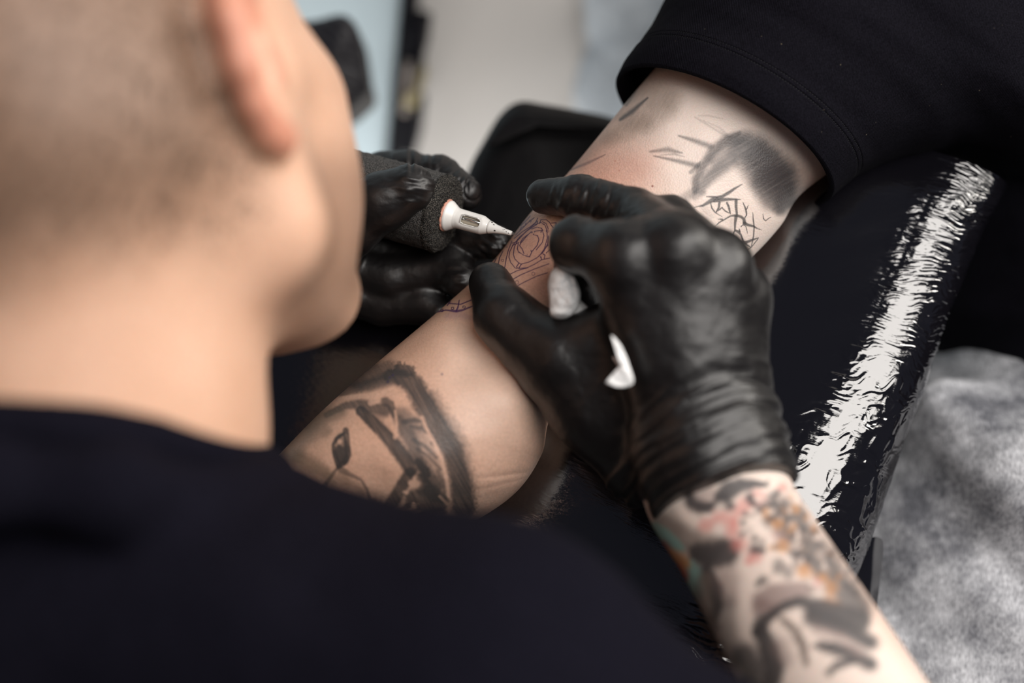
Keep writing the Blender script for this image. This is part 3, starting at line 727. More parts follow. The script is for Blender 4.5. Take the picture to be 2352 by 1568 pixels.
# sleeve and torso of the client's shirt
def sleeve():
    st = [(1424, 170, 1893, 462, .700, .056), (1440, 140, 1915, 442, .700, .057), (1466, 104, 1950, 415, .702, .058), (1490, 70, 1990, 392, .706, .060), (1530, -12, 2080, 362, .714, .066),
          (1590, -130, 2230, 360, .730, .082), (1700, -320, 2420, 460, .76, .11), (1900, -520, 2700, 560, .80, .13)]
    A = np.array(st, float)
    L = np.stack([P(q[0], q[1], q[4]) for q in A]); Rr = np.stack([P(q[2], q[3], q[4]) for q in A])
    x = np.concatenate([np.linspace(0, 3, 90, endpoint=False), np.linspace(3, 7, 60)])
    C = catmull(x, (L + Rr) / 2); Hw = catmull(x, (Rr - L) / 2); hd = catmull(x, A[:, 5:6])[:, 0]
    ph = np.linspace(0, 2 * np.pi, 260, endpoint=False)
    axis = np.array([.76, .65, 0]); tl = np.interp(x, [0, 3, 7], [.011, .010, 0])
    z = np.array([0, 0, 1.0])
    def ring(i, off=0.0):
        hw = Hw[i]; n = np.linalg.norm(hw); hw = hw * (n - off) / n
        return C[i] + np.cos(ph)[:, None] * hw + np.sin(ph)[:, None] * (z * (hd[i] - off) + axis * tl[i])
    out = np.stack([ring(i) for i in range(len(x))])
    # folds
    q = out.reshape(-1, 3); uu = np.stack([q[:, 0] * 18 + q[:, 1] * 30, (q[:, 1] - q[:, 0]) * 5, q[:, 2] * 6], 1)
    amp = 0.0006 + 0.003 * np.repeat(sstep(1.5, 4.5, x), len(ph))
    nrm = np.stack([np.cos(ph)[:, None] * h_ / np.linalg.norm(h_) + np.sin(ph)[:, None] * z for h_ in Hw]).reshape(-1, 3)
    seam = np.repeat(-0.0007 * np.exp(-((x - 1.95) / .05) ** 2) - 0.0005 * np.exp(-((x - 2.25) / .05) ** 2) + 0.0006 * (x < 1.95), len(ph))
    out = (q + (amp * fbm(uu, 3) + seam)[:, None] * nrm)
    inn = np.stack([ring(i, 0.0022) for i in range(0, 40, 4)][::-1]).reshape(-1, 3)
    lip = ring(0, 0.0008) - axis * 0.0009; lip2 = ring(0, 0.0016) - axis * 0.0009
    # reuse same number of rings: inner (deep -> hem), lip, outer
    v = np.concatenate([inn, lip2, lip, out]); return v, grid_faces(10 + 2 + len(x), len(ph), True)[:, ::-1], out.reshape(len(x), len(ph), 3), x, nrm.reshape(len(x), len(ph), 3)
sv, sf, sout, sx, snrm = sleeve()
g = Field((0.16, -0.36, -1.06), (0.56, 0.34, -0.66), 0.006)
g.cone(P(2480, 60, .86), P(2770, 800, .845), .150, .150, .03)
g.cone(P(2300, 120, .85), P(2450, 300, .88), .10, .13, .05)
tv, tf = g.mesh()
nn = vnormals(tv, tf); q = np.stack([tv[:, 0] * 12 + tv[:, 1] * 8, tv[:, 1] * 30 - tv[:, 0] * 14, tv[:, 2] * 10], 1)
tv = tv + nn * (0.006 * fbm(q, 3))[:, None]
v, f = join([(sv, sf), (tv, tf)])
tee = mesh('t_shirt', v, f, M_TEE, client)
# double row of hem stitches
parts = []
for xr in (1.95, 2.25):
    i = int(np.argmin(abs(sx - xr))); ring_ = sout[i]; nr = snrm[i]
    for k in range(0, 128, 1):
        p0 = ring_[k] + nr[k] * .0002; p1 = ring_[k] * .35 + ring_[k + 1] * .65 + nr[k] * .0002
        parts.append(tube([p0, p1], 0.00032, 5, 2))
v, f = join(parts); mesh('hem_stitching', v, f, M_STITCH, tee, kind='stuff')
# jeans
g = Field((0.05, -0.62, -1.06), (0.52, 0.02, -0.64), 0.006)
g.chain([P(2640, 880, .88), P(2330, 1330, .825), P(2160, 1780, .78)], [.125, .110, .092], .03)
g.chain([P(2190, 940, .775), P(2370, 1120, .735), P(2600, 1400, .75)], [.022, .022, .03], .025)
jv, jf = g.mesh(); nn = vnormals(jv, jf)
q = np.stack([(jv[:, 0] + jv[:, 1]) * 22, (jv[:, 1] - jv[:, 0]) * 6, jv[:, 2] * 10], 1)
jv = jv + nn * (0.006 * fbm(q, 3))[:, None]
mesh('jeans', jv, jf, M_JEANS, client, subsurf=1)

# ------------------------------------------------------------------ artist
artist = thing('person', 'tattoo artist with buzzed hair and black T-shirt leaning over the arm, wearing black gloves', 'person', to_world((-0.2, -0.5, -0.5)) * [1, 1, 0])
_y, _t = math.radians(27), math.radians(15)
_rz = np.array([[math.cos(_t), -math.sin(_t), 0], [math.sin(_t), math.cos(_t), 0], [0, 0, 1.0]])
r_ = _rz @ [math.cos(_y), 0, math.sin(_y)]; f_ = _rz @ [math.sin(_y), 0, -math.cos(_y)]; u_ = _rz @ [0, 1.0, 0]; AX = (r_, f_, u_)
EAR = P(592, 150, .478)
HD = EAR - .073 * r_
WR = P(1646, 1135, .602); EL = np.array([.205, -.275, -.495])
SHR = np.array([-.014, -.117, -.452]); SHL = np.array([-.335, -.125, -.53]); NB = np.array([-.159, -.10, -.505])
LW = P(560, 640, .745); LE = np.array([-.335, -.13, -.80])
def head_point(r, f, u): return HD + r * r_ + f * f_ + u * u_
def artist_body():
    g = Field((-.42, -.60, -.90), (.27, .235, -.385), 0.0032)
    g.ell(head_point(0, -.012, .046), AX, (.076, .094, .086), .01)
    g.ell(head_point(0, -.045, -.005), AX, (.062, .055, .055), .03)
    g.ell(head_point(0, .045, -.012), AX, (.060, .053, .078), .03)
    for s in (-1, 1):
        g.cone(head_point(.050 * s, .012, -.052), head_point(.014 * s, .084, -.072), .018, .019, .022)
        g.cone(head_point(.052 * s, .012, -.050), head_point(.056 * s, .005, -.01), .016, .016, .02)
        g.cone(head_point(.046 * s, .066, .002), head_point(.058 * s, .02, .002), .012, .012, .02)      # cheekbone
        g.ell(head_point(.037 * s, .052, -.030), AX, (.022, .033, .03), .02)                              # cheek
    g.cone(head_point(0, .088, .03), head_point(0, .104, -.018), .008, .011, .012)                        # nose
    g.cone(head_point(-.018, .088, -.043), head_point(.018, .088, -.043), .008, .008, .008)               # lips
    g.cone(head_point(-.03, .082, .040), head_point(.03, .082, .040), .009, .009, .012)                     # brow
    g.ell(head_point(-.032, .100, .026), AX, (.014, .012, .009), .01, sub=True)
    g.ell(head_point(.032, .100, .026), AX, (.014, .012, .009), .01, sub=True)
    for s in (-1, 1): g.ell(head_point(.032 * s, .080, .026), AX, (.012, .012, .012), .003)
    # neck
    g.chain([head_point(0, -.022, -.02) + [.007, 0, 0], NB + [.003, .065, 0], NB + [0, -.01, 0]], [.059, .0635, .048], .022)
    # ears
    for s in (-1, 1):
        def ep(b, u, o): return head_point((.070 + o) * s, -b, u)
        hel = [(-3, 14, 3), (2, 28, 5), (14, 34, 8), (26, 28, 12), (31, 12, 14), (29, -6, 13), (22, -20, 10), (13, -29, 7), (5, -32, 5)]
        hp = [ep(b * .001, u * .001, o * .001) for b, u, o in [(b_ * .88, u_2 * .84, o_ * 1.15) for b_, u_2, o_ in hel]]
        g.chain(hp, [.0046, .0052, .0058, .0060, .0060, .0058, .0056, .0064, .0070], .003)
        g.cone(ep(.005, -.025, .005), ep(-.005, -.021, .001), .0066, .005, .005)
        g.chain([ep(.012, .022, .005), ep(.017, .004, .007), ep(.013, -.016, .005)], [.006, .0055, .005], .006)
        g.chain([ep(.022, .016, .006), ep(.020, -.004, .006)], [.006, .006], .005)
        g.cone(ep(-.004, .004, .004), ep(-.004, -.008, .004), .0045, .004, .005)                          # tragus
    # torso and arms (mostly under the shirt)
    g.chain([SHL, NB - [0, .045, 0], SHR], [.044, .044, .046], .02)
    g.cone(NB - [0, .20, .0], (-.20, -.56, -.51), .125, .12, .03, (np.array([.18, .0, .98]), 1.7))
    g.chain([SHR, EL], [.046, .040], .02)
    wn = np.array([-.2, .0, .98])
    g.chain([EL, EL * .5 + WR * .5, WR, WR * 1.0 + (WR - EL) * .10], [.042, .0340, .0285, .026], .008, (wn, 1.18))
    g.chain([SHL, LE, LW], [.048, .040, .029], .02); g.cone(LW, LW + (LW - LE) * .15, .029, .027, .01)
    return g.mesh()
bv, bf = artist_body()
bv, bf = subdivided(bv, bf, 1)
nn = vnormals(bv, bf)
bpx, bpy_ = pix(bv)
abody = mesh('body', bv, bf, M_ARTIST, artist)
facing = (nn * -bv).sum(1) / np.linalg.norm(bv, axis=1)
ax_ = (EL - WR) / np.linalg.norm(EL - WR); tt = (bv - WR) @ ax_; rad_ = np.linalg.norm(bv - WR - tt[:, None] * ax_, axis=1)
onarm = (tt > -.05) & (tt < .26) & (rad_ < .06) & (facing > 0.0)
ik = Ink(bpx, bpy_, onarm, bv)
AT = (3.2125, 1440, 1080)
RED = (0.66, 0.24, 0.21); ORG = (0.56, 0.27, 0.11); TEAL = (0.26, 0.46, 0.42); MAU = (0.24, 0.165, 0.155); DK = (0.045, 0.045, 0.05); GB = (0.19, 0.15, 0.13)
ik.stroke(AT, [(600, 0, 700), (900, 900, 800), (1300, 1800, 900), (2200, 2700, 1100)], (0.85, 0.73, 0.66), .85, .3)  # pale coat paints the forearm's colder light into the skin colour
for pts, c, a, so in [
    ([(540, 190, 100)], MAU, .4, .3), ([(455, 170, 24), (480, 240, 38), (540, 272, 38), (610, 272, 32), (645, 240, 14)], DK, .75, .5),
    ([(690, 200, 40), (740, 150, 56), (830, 112, 44), (930, 100, 28), (1045, 112, 8)], DK, .85, .4), ([(720, 235, 55), (765, 265, 30)], DK, .65, .5),
    ([(260, 380, 50), (350, 455, 70), (450, 515, 75), (560, 560, 75), (690, 540, 55)], GB, .6, .5), ([(530, 610, 60), (640, 625, 80), (730, 605, 80), (785, 555, 40)], DK, .85, .35),
    ([(330, 330, 40), (380, 420, 40)], GB, .35, .7),
    ([(580, 405, 40), (645, 390, 34), (695, 350, 48), (750, 390, 48), (765, 450, 36)], RED, .5, .6), ([(830, 540, 45)], RED, .5, .7), ([(940, 630, 45), (900, 670, 25)], RED, .55, .6), ([(870, 255, 45), (820, 310, 30)], RED, .5, .6), ([(965, 205, 45)], RED, .5, .6), ([(1145, 130, 28)], RED, .5, .7), ([(790, 370, 22), (800, 420, 20)], RED, .5, .6), ([(1110, 470, 30), (1180, 520, 26)], RED, .3, .7),
    ([(1110, 230, 60), (1170, 330, 75), (1240, 420, 85), (1330, 540, 95), (1410, 650, 100), (1510, 780, 95), (1610, 900, 85), (1710, 1010, 75)], DK, .66, .6),
    ([(1060, 340, 50), (1140, 430, 60), (1200, 520, 50)], DK, .4, .7),
    ([(905, 200, 28), (935, 245, 22)], DK, .85, .5), ([(985, 285, 26)], DK, .7, .6), ([(1060, 350, 30)], DK, .75, .6), ([(870, 320, 18)], DK, .6, .6), ([(855, 385, 20)], DK, .6, .6), ([(850, 470, 20)], DK, .6, .6), ([(945, 500, 22)], DK, .6, .6), ([(900, 440, 14)], DK, .4, .6), ([(1000, 530, 20)], DK, .5, .6),
    ([(940, 580, 30), (1000, 590, 20)], DK, .7, .6), ([(1095, 565, 22)], DK, .6, .6), ([(1255, 590, 48), (1300, 650, 40)], DK, .7, .5), ([(1120, 690, 34), (1190, 760, 34)], DK, .5, .6), ([(1240, 700, 24)], DK, .45, .6), ([(1100, 740, 20)], DK, .5, .6), ([(1000, 810, 26), (960, 840, 14)], DK, .65, .6), ([(1040, 800, 14)], DK, .4, .6),
    ([(1030, 308, 24)], ORG, .6, .6), ([(1112, 392, 32)], ORG, .8, .5), ([(1240, 285, 28)], ORG, .8, .5), ([(1222, 415, 24)], ORG, .6, .6), ([(1150, 560, 36)], ORG, .75, .6), ([(1060, 570, 18)], ORG, .5, .6), ([(1275, 520, 22), (1310, 590, 24)], GB, .75, .5), ([(1310, 745, 42), (1350, 760, 26)], ORG, .65, .6), ([(1450, 790, 28)], ORG, .5, .6), ([(1510, 870, 36)], ORG, .8, .5), ([(1490, 975, 42), (1540, 990, 30)], ORG, .45, .6), ([(1400, 820, 20), (1420, 860, 14)], RED, .45, .6),
    ([(200, 440, 46), (300, 510, 44), (395, 575, 24)], TEAL, .85, .35), ([(465, 660, 12), (490, 770, 56), (480, 880, 66), (492, 980, 22)], TEAL, .88, .3),
    ([(180, 530, 30), (250, 600, 60), (300, 690, 60), (380, 780, 55)], (0.45, 0.06, 0.04), .88, .35), ([(310, 620, 36), (370, 670, 56), (425, 690, 34)], ORG, .85, .5), ([(370, 720, 30), (390, 780, 26)], (0.55, 0.12, 0.06), .6, .6), ([(380, 890, 50), (430, 985, 46), (462, 1055, 32)], (0.25, 0.03, 0.03), .88, .4), ([(290, 800, 50), (350, 890, 40)], DK, .8, .5),
    ([(590, 740, 36), (645, 870, 50), (668, 1000, 36), (640, 1090, 26)], DK, .82, .4), ([(570, 800, 40), (560, 920, 56), (575, 1060, 64), (640, 1150, 40)], GB, .6, .5), ([(740, 800, 70), (760, 950, 50)], MAU, .4, .7), ([(720, 1000, 60), (735, 1150, 60), (745, 1290, 66), (790, 1400, 50)], DK, .4, .7), ([(640, 620, 40), (560, 690, 40)], DK, .4, .7),
    ([(990, 960, 56), (1080, 930, 76), (1200, 900, 62), (1300, 880, 50)], MAU, .6, .35), ([(1000, 1020, 62), (1070, 1040, 42)], MAU, .6, .4),
    ([(955, 1200, 30), (985, 1130, 42), (1060, 1072, 30), (1160, 1000, 26), (1270, 970, 34), (1400, 1000, 52), (1550, 1050, 62), (1720, 1110, 66)], DK, .8, .4), ([(985, 1180, 46), (1040, 1300, 62), (1085, 1450, 62), (1060, 1580, 56)], DK, .8, .4),
    ([(1370, 1080, 56), (1500, 1115, 56), (1650, 1190, 46), (1800, 1270, 46)], DK, .75, .5), ([(1400, 1290, 20), (1530, 1312, 42), (1640, 1350, 42), (1800, 1430, 42)], DK, .85, .4), ([(1490, 1490, 20), (1560, 1430, 24), (1670, 1410, 20)], DK, .75, .5),
    ([(870, 1370, 76), (930, 1460, 76), (920, 1560, 66)], DK, .65, .5), ([(1150, 1100, 20), (1240, 1180, 26), (1300, 1300, 26), (1325, 1430, 18)], GB, .7, .5), ([(620, 1250, 40), (660, 1340, 40)], GB, .5, .7), ([(1130, 1300, 50), (1180, 1400, 40)], MAU, .35, .7), ([(1400, 1180, 30), (1560, 1230, 30), (1720, 1340, 30)], MAU, .4, .7)]:
    ik.stroke(AT, [(q0, q1, q2 * 1.3) for q0, q1, q2 in pts], c, min(a * 1.3, .95), so, .18)
rg_ = random.Random(3)
for k in range(110):
    t = rg_.random(); cx = 1080 + 560 * t + rg_.gauss(0, 95); cy = 190 + 720 * t + rg_.gauss(0, 60)
    cc_ = rg_.choice([DK, DK, DK, DK, GB, GB, (0.74, 0.60, 0.53), (0.74, 0.60, 0.53), (0.45, 0.22, 0.10)])
    ik.stroke(AT, [(cx, cy, rg_.uniform(10, 30)), (cx + rg_.uniform(-40, 40), cy + rg_.uniform(-40, 40), rg_.uniform(6, 22))], cc_, rg_.uniform(.35, .75), .5, .2)
for pts, a in [([(680, 430, 46)], .8), ([(690, 270, 36)], .7), ([(960, 400, 46)], .5)]:
    ik.stroke(AT, pts, (0.80, 0.68, 0.61), a, .6)
# cropped hair tone over the scalp, beard shadow on the jaw (own skin colours); pinker ear, shade painted into its red
hf_ = (bv - HD) @ f_; hu_ = (bv - HD) @ u_; hr_ = (bv - HD) @ r_
ishead = (hu_ > -.13) & (np.linalg.norm(bv - HD, axis=1) < .2) & (tt > 0.2) | ((bpx < 900) & (hu_ > -.11) & (-bv[:, 2] < .66))
line_u = -.028 + .040 * sstep(-.02, .03, hf_) * 0
scalp = sstep(-.072, -.030, hu_ + .25 * noise(bv * 60) * .02) * sstep(.012, -.040, hf_) + sstep(.05, .075, hu_)
scalp = np.clip(scalp, 0, 1) * (np.abs(hr_) < .0745)
scalp = scalp * ishead
beard = sstep(.005, .03, hf_) * sstep(-.012, -.04, hu_) * sstep(-.10, -.07, hu_) * ishead
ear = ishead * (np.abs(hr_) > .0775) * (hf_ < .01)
HC = np.array([0.17, 0.105, 0.070])
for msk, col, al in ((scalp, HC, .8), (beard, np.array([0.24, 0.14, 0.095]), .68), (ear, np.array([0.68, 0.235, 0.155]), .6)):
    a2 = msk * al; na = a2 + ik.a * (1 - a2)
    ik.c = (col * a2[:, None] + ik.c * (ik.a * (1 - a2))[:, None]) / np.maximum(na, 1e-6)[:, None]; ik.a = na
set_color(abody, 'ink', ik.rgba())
# cropped hair: thousands of short tapered strands
rng = np.random.default_rng(4)
cand = np.nonzero((scalp > .12))[0]
pick = rng.choice(cand, min(16000, len(cand)), replace=False); pick = pick[rng.random(len(pick)) < scalp[pick] ** 1.3]
p0 = bv[pick]; n0 = nn[pick]; dr = n0 * .55 + np.array([0, -.6, 0]) + rng.normal(0, .25, p0.shape); dr /= np.linalg.norm(dr, axis=1, keepdims=True)
sd = np.cross(dr, n0); sd /= np.linalg.norm(sd, axis=1, keepdims=True) + 1e-9
hv_ = np.concatenate([p0 - sd * .00012 - n0 * .0006, p0 + sd * .00012 - n0 * .0006, p0 + np.cross(sd, dr) * .0002, p0 + dr * .0038]); N = len(p0); I = np.arange(N)
hf3 = np.concatenate([np.stack([I, I + N, I + 3 * N], 1), np.stack([I + N, I + 2 * N, I + 3 * N], 1), np.stack([I + 2 * N, I, I + 3 * N], 1)])
mesh('buzzed_hair', hv_, hf3, M_HAIR, artist, kind='stuff')

# artist's T-shirt with ribbed collar
g = Field((-.46, -.60, -.72), (.27, .03, -.34), 0.0045)
g.chain([SHL, NB, SHR], [.056, .071, .058], .02)
g.cone(np.array([-.104, -.077, -.525]), np.array([-.05, -.115, -.475]), .030, .052, .015)
g.chain([NB - [0, .035, 0], NB - [0, .10, .0], NB - [0, .19, 0]], [.075, .12, .155], .03, (np.array([.18, .0, .98]), 1.35))
g.cone(NB - [0, .19, 0], (-.20, -.56, -.51), .155, .150, .04, (np.array([.18, .0, .98]), 1.7))
SE = SHR * .25 + EL * .75
g.chain([SHR, SE], [.056, .056], .02)
g.chain([SHL, SHL * .4 + LE * .6], [.056, .05], .02)
ring_pts = [np.array(q) for q in [(-.162, -.0255, -.432), (-.126, -.0285, -.441), (-.096, -.0405, -.485), (-.0895, -.0505, -.535), (-.108, -.066, -.575), (-.160, -.074, -.590), (-.212, -.066, -.572), (-.236, -.050, -.53), (-.230, -.038, -.480), (-.204, -.029, -.444)]]
for k in range(10):
    a = ring_pts[k]; b_ = ring_pts[(k + 1) % 10]; out = lambda q: q + (q - [-.167, 0, -.51]) * [.10, 0, .10] - [0, .016, 0]
    g.cone(out(a), out(b_), .013, .013, .014)
g.cut(SE, EL - SHR, lo=SE - .09, hi=SE + .09)
tv, tf = g.mesh(); tn = vnormals(tv, tf)
q = np.stack([tv[:, 0] * 14 + tv[:, 1] * 20, tv[:, 1] * 10 - tv[:, 0] * 10, tv[:, 2] * 12], 1)
tv = tv + tn * (.002 * fbm(q, 3))[:, None]
ats = mesh('t_shirt', tv, tf, M_TEE2, artist, subsurf=1)
v, f = tube(ring_pts + ring_pts[:2], .0085, 12, 8); mesh('collar', v, f, M_TEE2, ats)

# ---- gloves
def glove_right():
    g = Field((.0 - .03, -.115, -.70), (.135, .075, -.545), 0.00115)
    wb = P(1628, 1060, .598)
    mcp = [P(1436, 592, .593), P(1552, 574, .590), P(1642, 612, .598), P(1690, 682, .612)]
    cb = [P(1562, 1015, .600), P(1612, 1000, .595), P(1660, 1000, .599), P(1700, 1010, .608)]
    rm = [.0150, .0155, .0142, .0128]
    for i in range(4):
        g.cone(cb[i], mcp[i], .0165, rm[i] * .93, .012)
        g.cone(wb, cb[i], .022, .0165, .012)
    for i in range(3): g.cone(mcp[i] * .8 + cb[i] * .2 + [0, 0, -.004], mcp[i + 1] * .8 + cb[i + 1] * .2 + [0, 0, -.004], .0115, .0115, .010)
    for i in range(4): g.ell(mcp[i] + [0, -.001, .0015], np.eye(3), (.0145, .0155, .0145), .006)
    wn = np.array([-.2, 0, .98]); fx = (WR - EL) / np.linalg.norm(WR - EL)
    g.cone(wb, WR - fx * .035, .029, .0336, .012, (wn, 1.2))
    # thenar, web, thumb
    cmc = P(1490, 1050, .630); tm = P(1280, 838, .632); ip = P(1156, 722, .640); tp = P(1126, 652, .655)
    g.chain([cmc, tm], [.022, .0178], .014)
    g.chain([tm, ip, tp], [.0170, .0128, .0100], .004)
    g.cone(P(1170, 735, .638), P(1215, 780, .634), .0135, .0145, .006)
    g.cone(P(1310, 815, .627), P(1430, 755, .619), .0165, .015, .012)
    g.cone(P(1380, 930, .630), P(1480, 850, .617), .020, .016, .012)
    # index finger: out to the middle joint then down onto the skin
    pi, di, ti = P(1326, 560, .611), P(1322, 632, .638), P(1345, 690, .650)
    g.chain([mcp[0], pi], [.0138, .0112], .007); g.chain([pi, di, ti], [.0112, .0098, .0085], .004)
    g.ell(pi, np.eye(3), (.0118, .0118, .0118), .003)
    # middle finger: long, pointing to the far side of the arm
    pm, dm, tm2 = P(1458, 484, .630), P(1330, 452, .650), P(1250, 450, .664)
    g.chain([mcp[1], pm], [.0142, .0105], .006); g.chain([pm, dm, tm2], [.0102, .0100, .0085], .0025)
    g.ell(dm, np.eye(3), (.0103, .0103, .0103), .002)
    # ring and little finger curled
    pr, dr_, tr = P(1540, 508, .630), P(1500, 560, .652), P(1470, 620, .655)
    g.chain([mcp[2], pr], [.0132, .0112], .006); g.chain([pr, dr_, tr], [.0110, .0098, .0082], .003)
    pp, dp, tp2 = P(1645, 592, .638), P(1600, 640, .652), P(1560, 690, .655)
    g.chain([mcp[3], pp], [.0120, .0100], .006); g.chain([pp, dp, tp2], [.0098, .0088, .0075], .003)
    cc = P(1640, 1108, .575)
    nc = np.array([.30, -.93, .52])
    g.cut(cc, nc, lo=P(1400, 1400, .66) - [0, .05, .1], hi=P(1950, 1000, .5) + [.05, .05, .06])
    return g.mesh(), cc, nc / np.linalg.norm(nc)
(gv, gf), cc, nc = glove_right()
gv, gf = subdivided(gv, gf, 1)
gn = vnormals(gv, gf); gx, gy = pix(gv)
# wrinkles: rings at the wrist, creases over the finger joints
ax2 = (WR - EL) / np.linalg.norm(WR - EL)
al_ = (gv - WR) @ ax2; sd = np.cross(ax2, [0, 0, 1.0]); sd /= np.linalg.norm(sd); sdx = (gv - WR) @ sd; sdz = gv[:, 2]
wgt = sstep(.048, .020, al_) * sstep(-.02, .002, al_) + .5 * sstep(.0, -.005, al_)
wob = al_ + .10 * sdx + .004 * noise(gv * 40)
d = .0011 * wgt * (noise(np.stack([sdx * 28, wob * 260, sdz * 30], 1)) + .6 * noise(np.stack([sdx * 60, wob * 520, sdz * 60], 1)))
sec = lambda cx, cy, rx, ry: np.exp(-((gx - cx) / rx) ** 2 - ((gy - cy) / ry) ** 2)
fing = sec(1345, 455, 75, 45) + .6 * sec(1450, 480, 50, 30)
d += .0009 * fing * noise(np.stack([gx / 9 + gy / 26, gy / 40 - gx / 70, 0 * gx], 1))
d += .0007 * sec(1470, 500, 40, 25) * noise(np.stack([gx / 26, gy / 5 + gx / 14, 0 * gx], 1))
d += .00018 * fbm(gv * 170, 3) + .0005 * fbm(gv * 55, 2)
gv = gv + gn * d[:, None]
glR = mesh('glove', gv, gf, M_GLOVE, artist, label='black glove stretching the skin with spread fingers')

def glove_left():
    g = Field((-.165, -.045, -.785), (.012, .105, -.645), 0.00115)
    wr = LW
    mc = [P(790, 455, .718), P(770, 530, .715), P(765, 600, .712), P(770, 660, .712)]
    for i in range(4):
        g.cone(wr, mc[i], .024, .0145, .012)
    for i in range(3): g.cone(mc[i], mc[i + 1], .0125, .0125, .010)
    # index over the top of the grip
    pi, di, ti = P(880, 402, .722), P(1008, 408, .712), P(1068, 442, .702)
    g.chain([mc[0], pi], [.0135, .0115], .006); g.chain([pi, di, ti], [.0118, .0108, .0088], .0025)
    g.ell(P(935, 398, .718), np.eye(3), (.0122, .0116, .0116), .003)
    # thumb in front of the grip
    cm, tm, tt_ = P(690, 600, .708), P(800, 510, .676), P(946, 432, .664)
    g.cone(wr, cm, .024, .020, .012); g.cone(cm, tm, .020, .0165, .012)
    g.chain([tm, P(880, 462, .668), tt_], [.0158, .0136, .0112], .004)
    # middle, ring, little fingers below
    g.chain([mc[1], P(930, 590, .712), P(1075, 545, .704), P(1142, 556, .696)], [.0135, .0118, .0110, .0085], .003)
    g.chain([mc[2], P(900, 640, .706), P(1030, 612, .702), P(1066, 648, .692)], [.0130, .0115, .0112, .0095], .003)
    g.chain([mc[3], P(880, 700, .710), P(980, 700, .704), P(1010, 720, .70)], [.0120, .0102, .0098, .0085], .003)
    return g.mesh()
lv_, lf_ = glove_left(); lv_, lf_ = subdivided(lv_, lf_, 1)
ln = vnormals(lv_, lf_); lx, ly = pix(lv_)
sec = lambda cx, cy, rx, ry: np.exp(-((lx - cx) / rx) ** 2 - ((ly - cy) / ry) ** 2)
Z0 = 0 * lx
d = .0010 * sec(945, 368, 60, 22) * noise(np.stack([lx / 8, ly / 45, Z0], 1))
d += .0009 * sec(955, 425, 55, 40) * noise(np.stack([lx / 30 + ly / 40, ly / 9 - lx / 40, Z0 + 3], 1))
d += .0010 * sec(1140, 575, 50, 40) * noise(np.stack([lx / 14 - ly / 10, ly / 22 + lx / 24, Z0 + 8], 1)) + .0007 * sec(1060, 640, 40, 60) * noise(np.stack([lx / 24, ly / 10, Z0 + 5], 1))
d += -.0009 * sec(1074, 418, 3, 22) - .0007 * np.exp(-((np.hypot((lx - 1086) / 1.0, (ly - 436) / 1.15) - 22) / 3.0) ** 2) * (lx > 1060) * (ly > 405)
d += .0006 * sec(1040, 400, 60, 40) * noise(np.stack([(lx - ly) / 40, (lx + ly) / 10, Z0], 1))
d += .00016 * fbm(lv_ * 170, 3) + .0004 * fbm(lv_ * 60, 2)
lv_ = lv_ + ln * d[:, None]
mesh('glove', lv_, lf_, M_GLOVE, artist, label='black glove gripping the tattoo machine')

# ------------------------------------------------------------------ tattoo machine
A0, T0 = P(1026, 494, .6795), P(1180, 537, .6685)
axm = (T0 - A0) / np.linalg.norm(T0 - A0); e1 = np.cross(axm, [0, 0, 1.0]); e1 /= np.linalg.norm(e1); e2 = np.cross(axm, e1)
if e2[2] < 0: e2 = -e2; e1 = -e1
LEN = np.linalg.norm(T0 - A0)
def lathe(prof, n=48, c=A0, flat=None):
    ang = np.linspace(0, 2 * np.pi, n, endpoint=False); prof = np.asarray(prof, float)
    v = c + prof[:, 0, None, None] * axm + prof[:, 1, None, None] * (np.cos(ang)[None, :, None] * e1 + np.sin(ang)[None, :, None] * e2)
    return v.reshape(-1, 3), grid_faces(len(prof), n, True)
machine = thing('tattoo_machine', 'tattoo machine with dark foam grip and white needle cartridge held in the gloved hand', 'tattoo machine', to_world(A0 - axm * .05))
GRd = .0188
x = np.linspace(-.105, -.0045, 60)
prof = [(-.106, .004)] + [(q, GRd) for q in x]
v, f = lathe(prof, 96); nr = v - A0; nr = nr - (nr @ axm)[:, None] * axm; nr /= np.linalg.norm(nr, axis=1, keepdims=True) + 1e-9
v = v + nr * (.0004 * fbm(v * 500, 2) + .0005 * fbm(v * 60, 2))[:, None]
mesh('grip', v, f, M_FOAM, machine, label='dark grey rough foam grip sleeve')
prof = [(-.0048, GRd - .0002), (-.003, GRd + .0003), (-.0012, GRd - .0003), (.0002, GRd - .0015), (.0006, GRd - .004), (.0002, GRd - .008), (-.0008, .0066), (-.003, .0050), (-.02, .0050)]
pp = np.asarray(prof); xi = np.linspace(0, len(pp) - 1, 60); prof = np.stack([np.interp(xi, np.arange(len(pp)), pp[:, i]) for i in (0, 1)], 1)
v, f = lathe(prof, 130); v = v + axm * (.0010 * fbm(v * 900, 2))[:, None] + (.0005 * fbm(v * 700 + 7, 2))[:, None] * e1
mesh('foam_rim', v, f, M_FOAMEND, machine, label='ragged speckled cut foam end')
v, f = lathe([(-.02, .030 * .6), (-.02, .0185), (-.165, .0165), (-.17, .0150), (-.171, .001)], 64, A0 - axm * .085); mesh('motor_body', v, f, M_BLACK, machine)
# cartridge: flared collar, body with a window on the viewer's side, cone tip
cart_prof = np.array([(-.002, .0045), (.0004, .0070), (.0010, .0074), (.0016, .0073), (.0050, .0051), (.0062, .0048), (.0180, .0046), (.0190, .0045), (.0225, .0031)])
prof_x = np.concatenate([np.linspace(a, b, 12, endpoint=False) for a, b in zip(cart_prof[:-1, 0], cart_prof[1:, 0])] + [[.0225]])
prof_r = np.interp(prof_x, cart_prof[:, 0], cart_prof[:, 1])
n = 120; v, f = lathe(np.stack([prof_x, prof_r], 1), n)
ang = np.linspace(0, 2 * np.pi, n, endpoint=False)
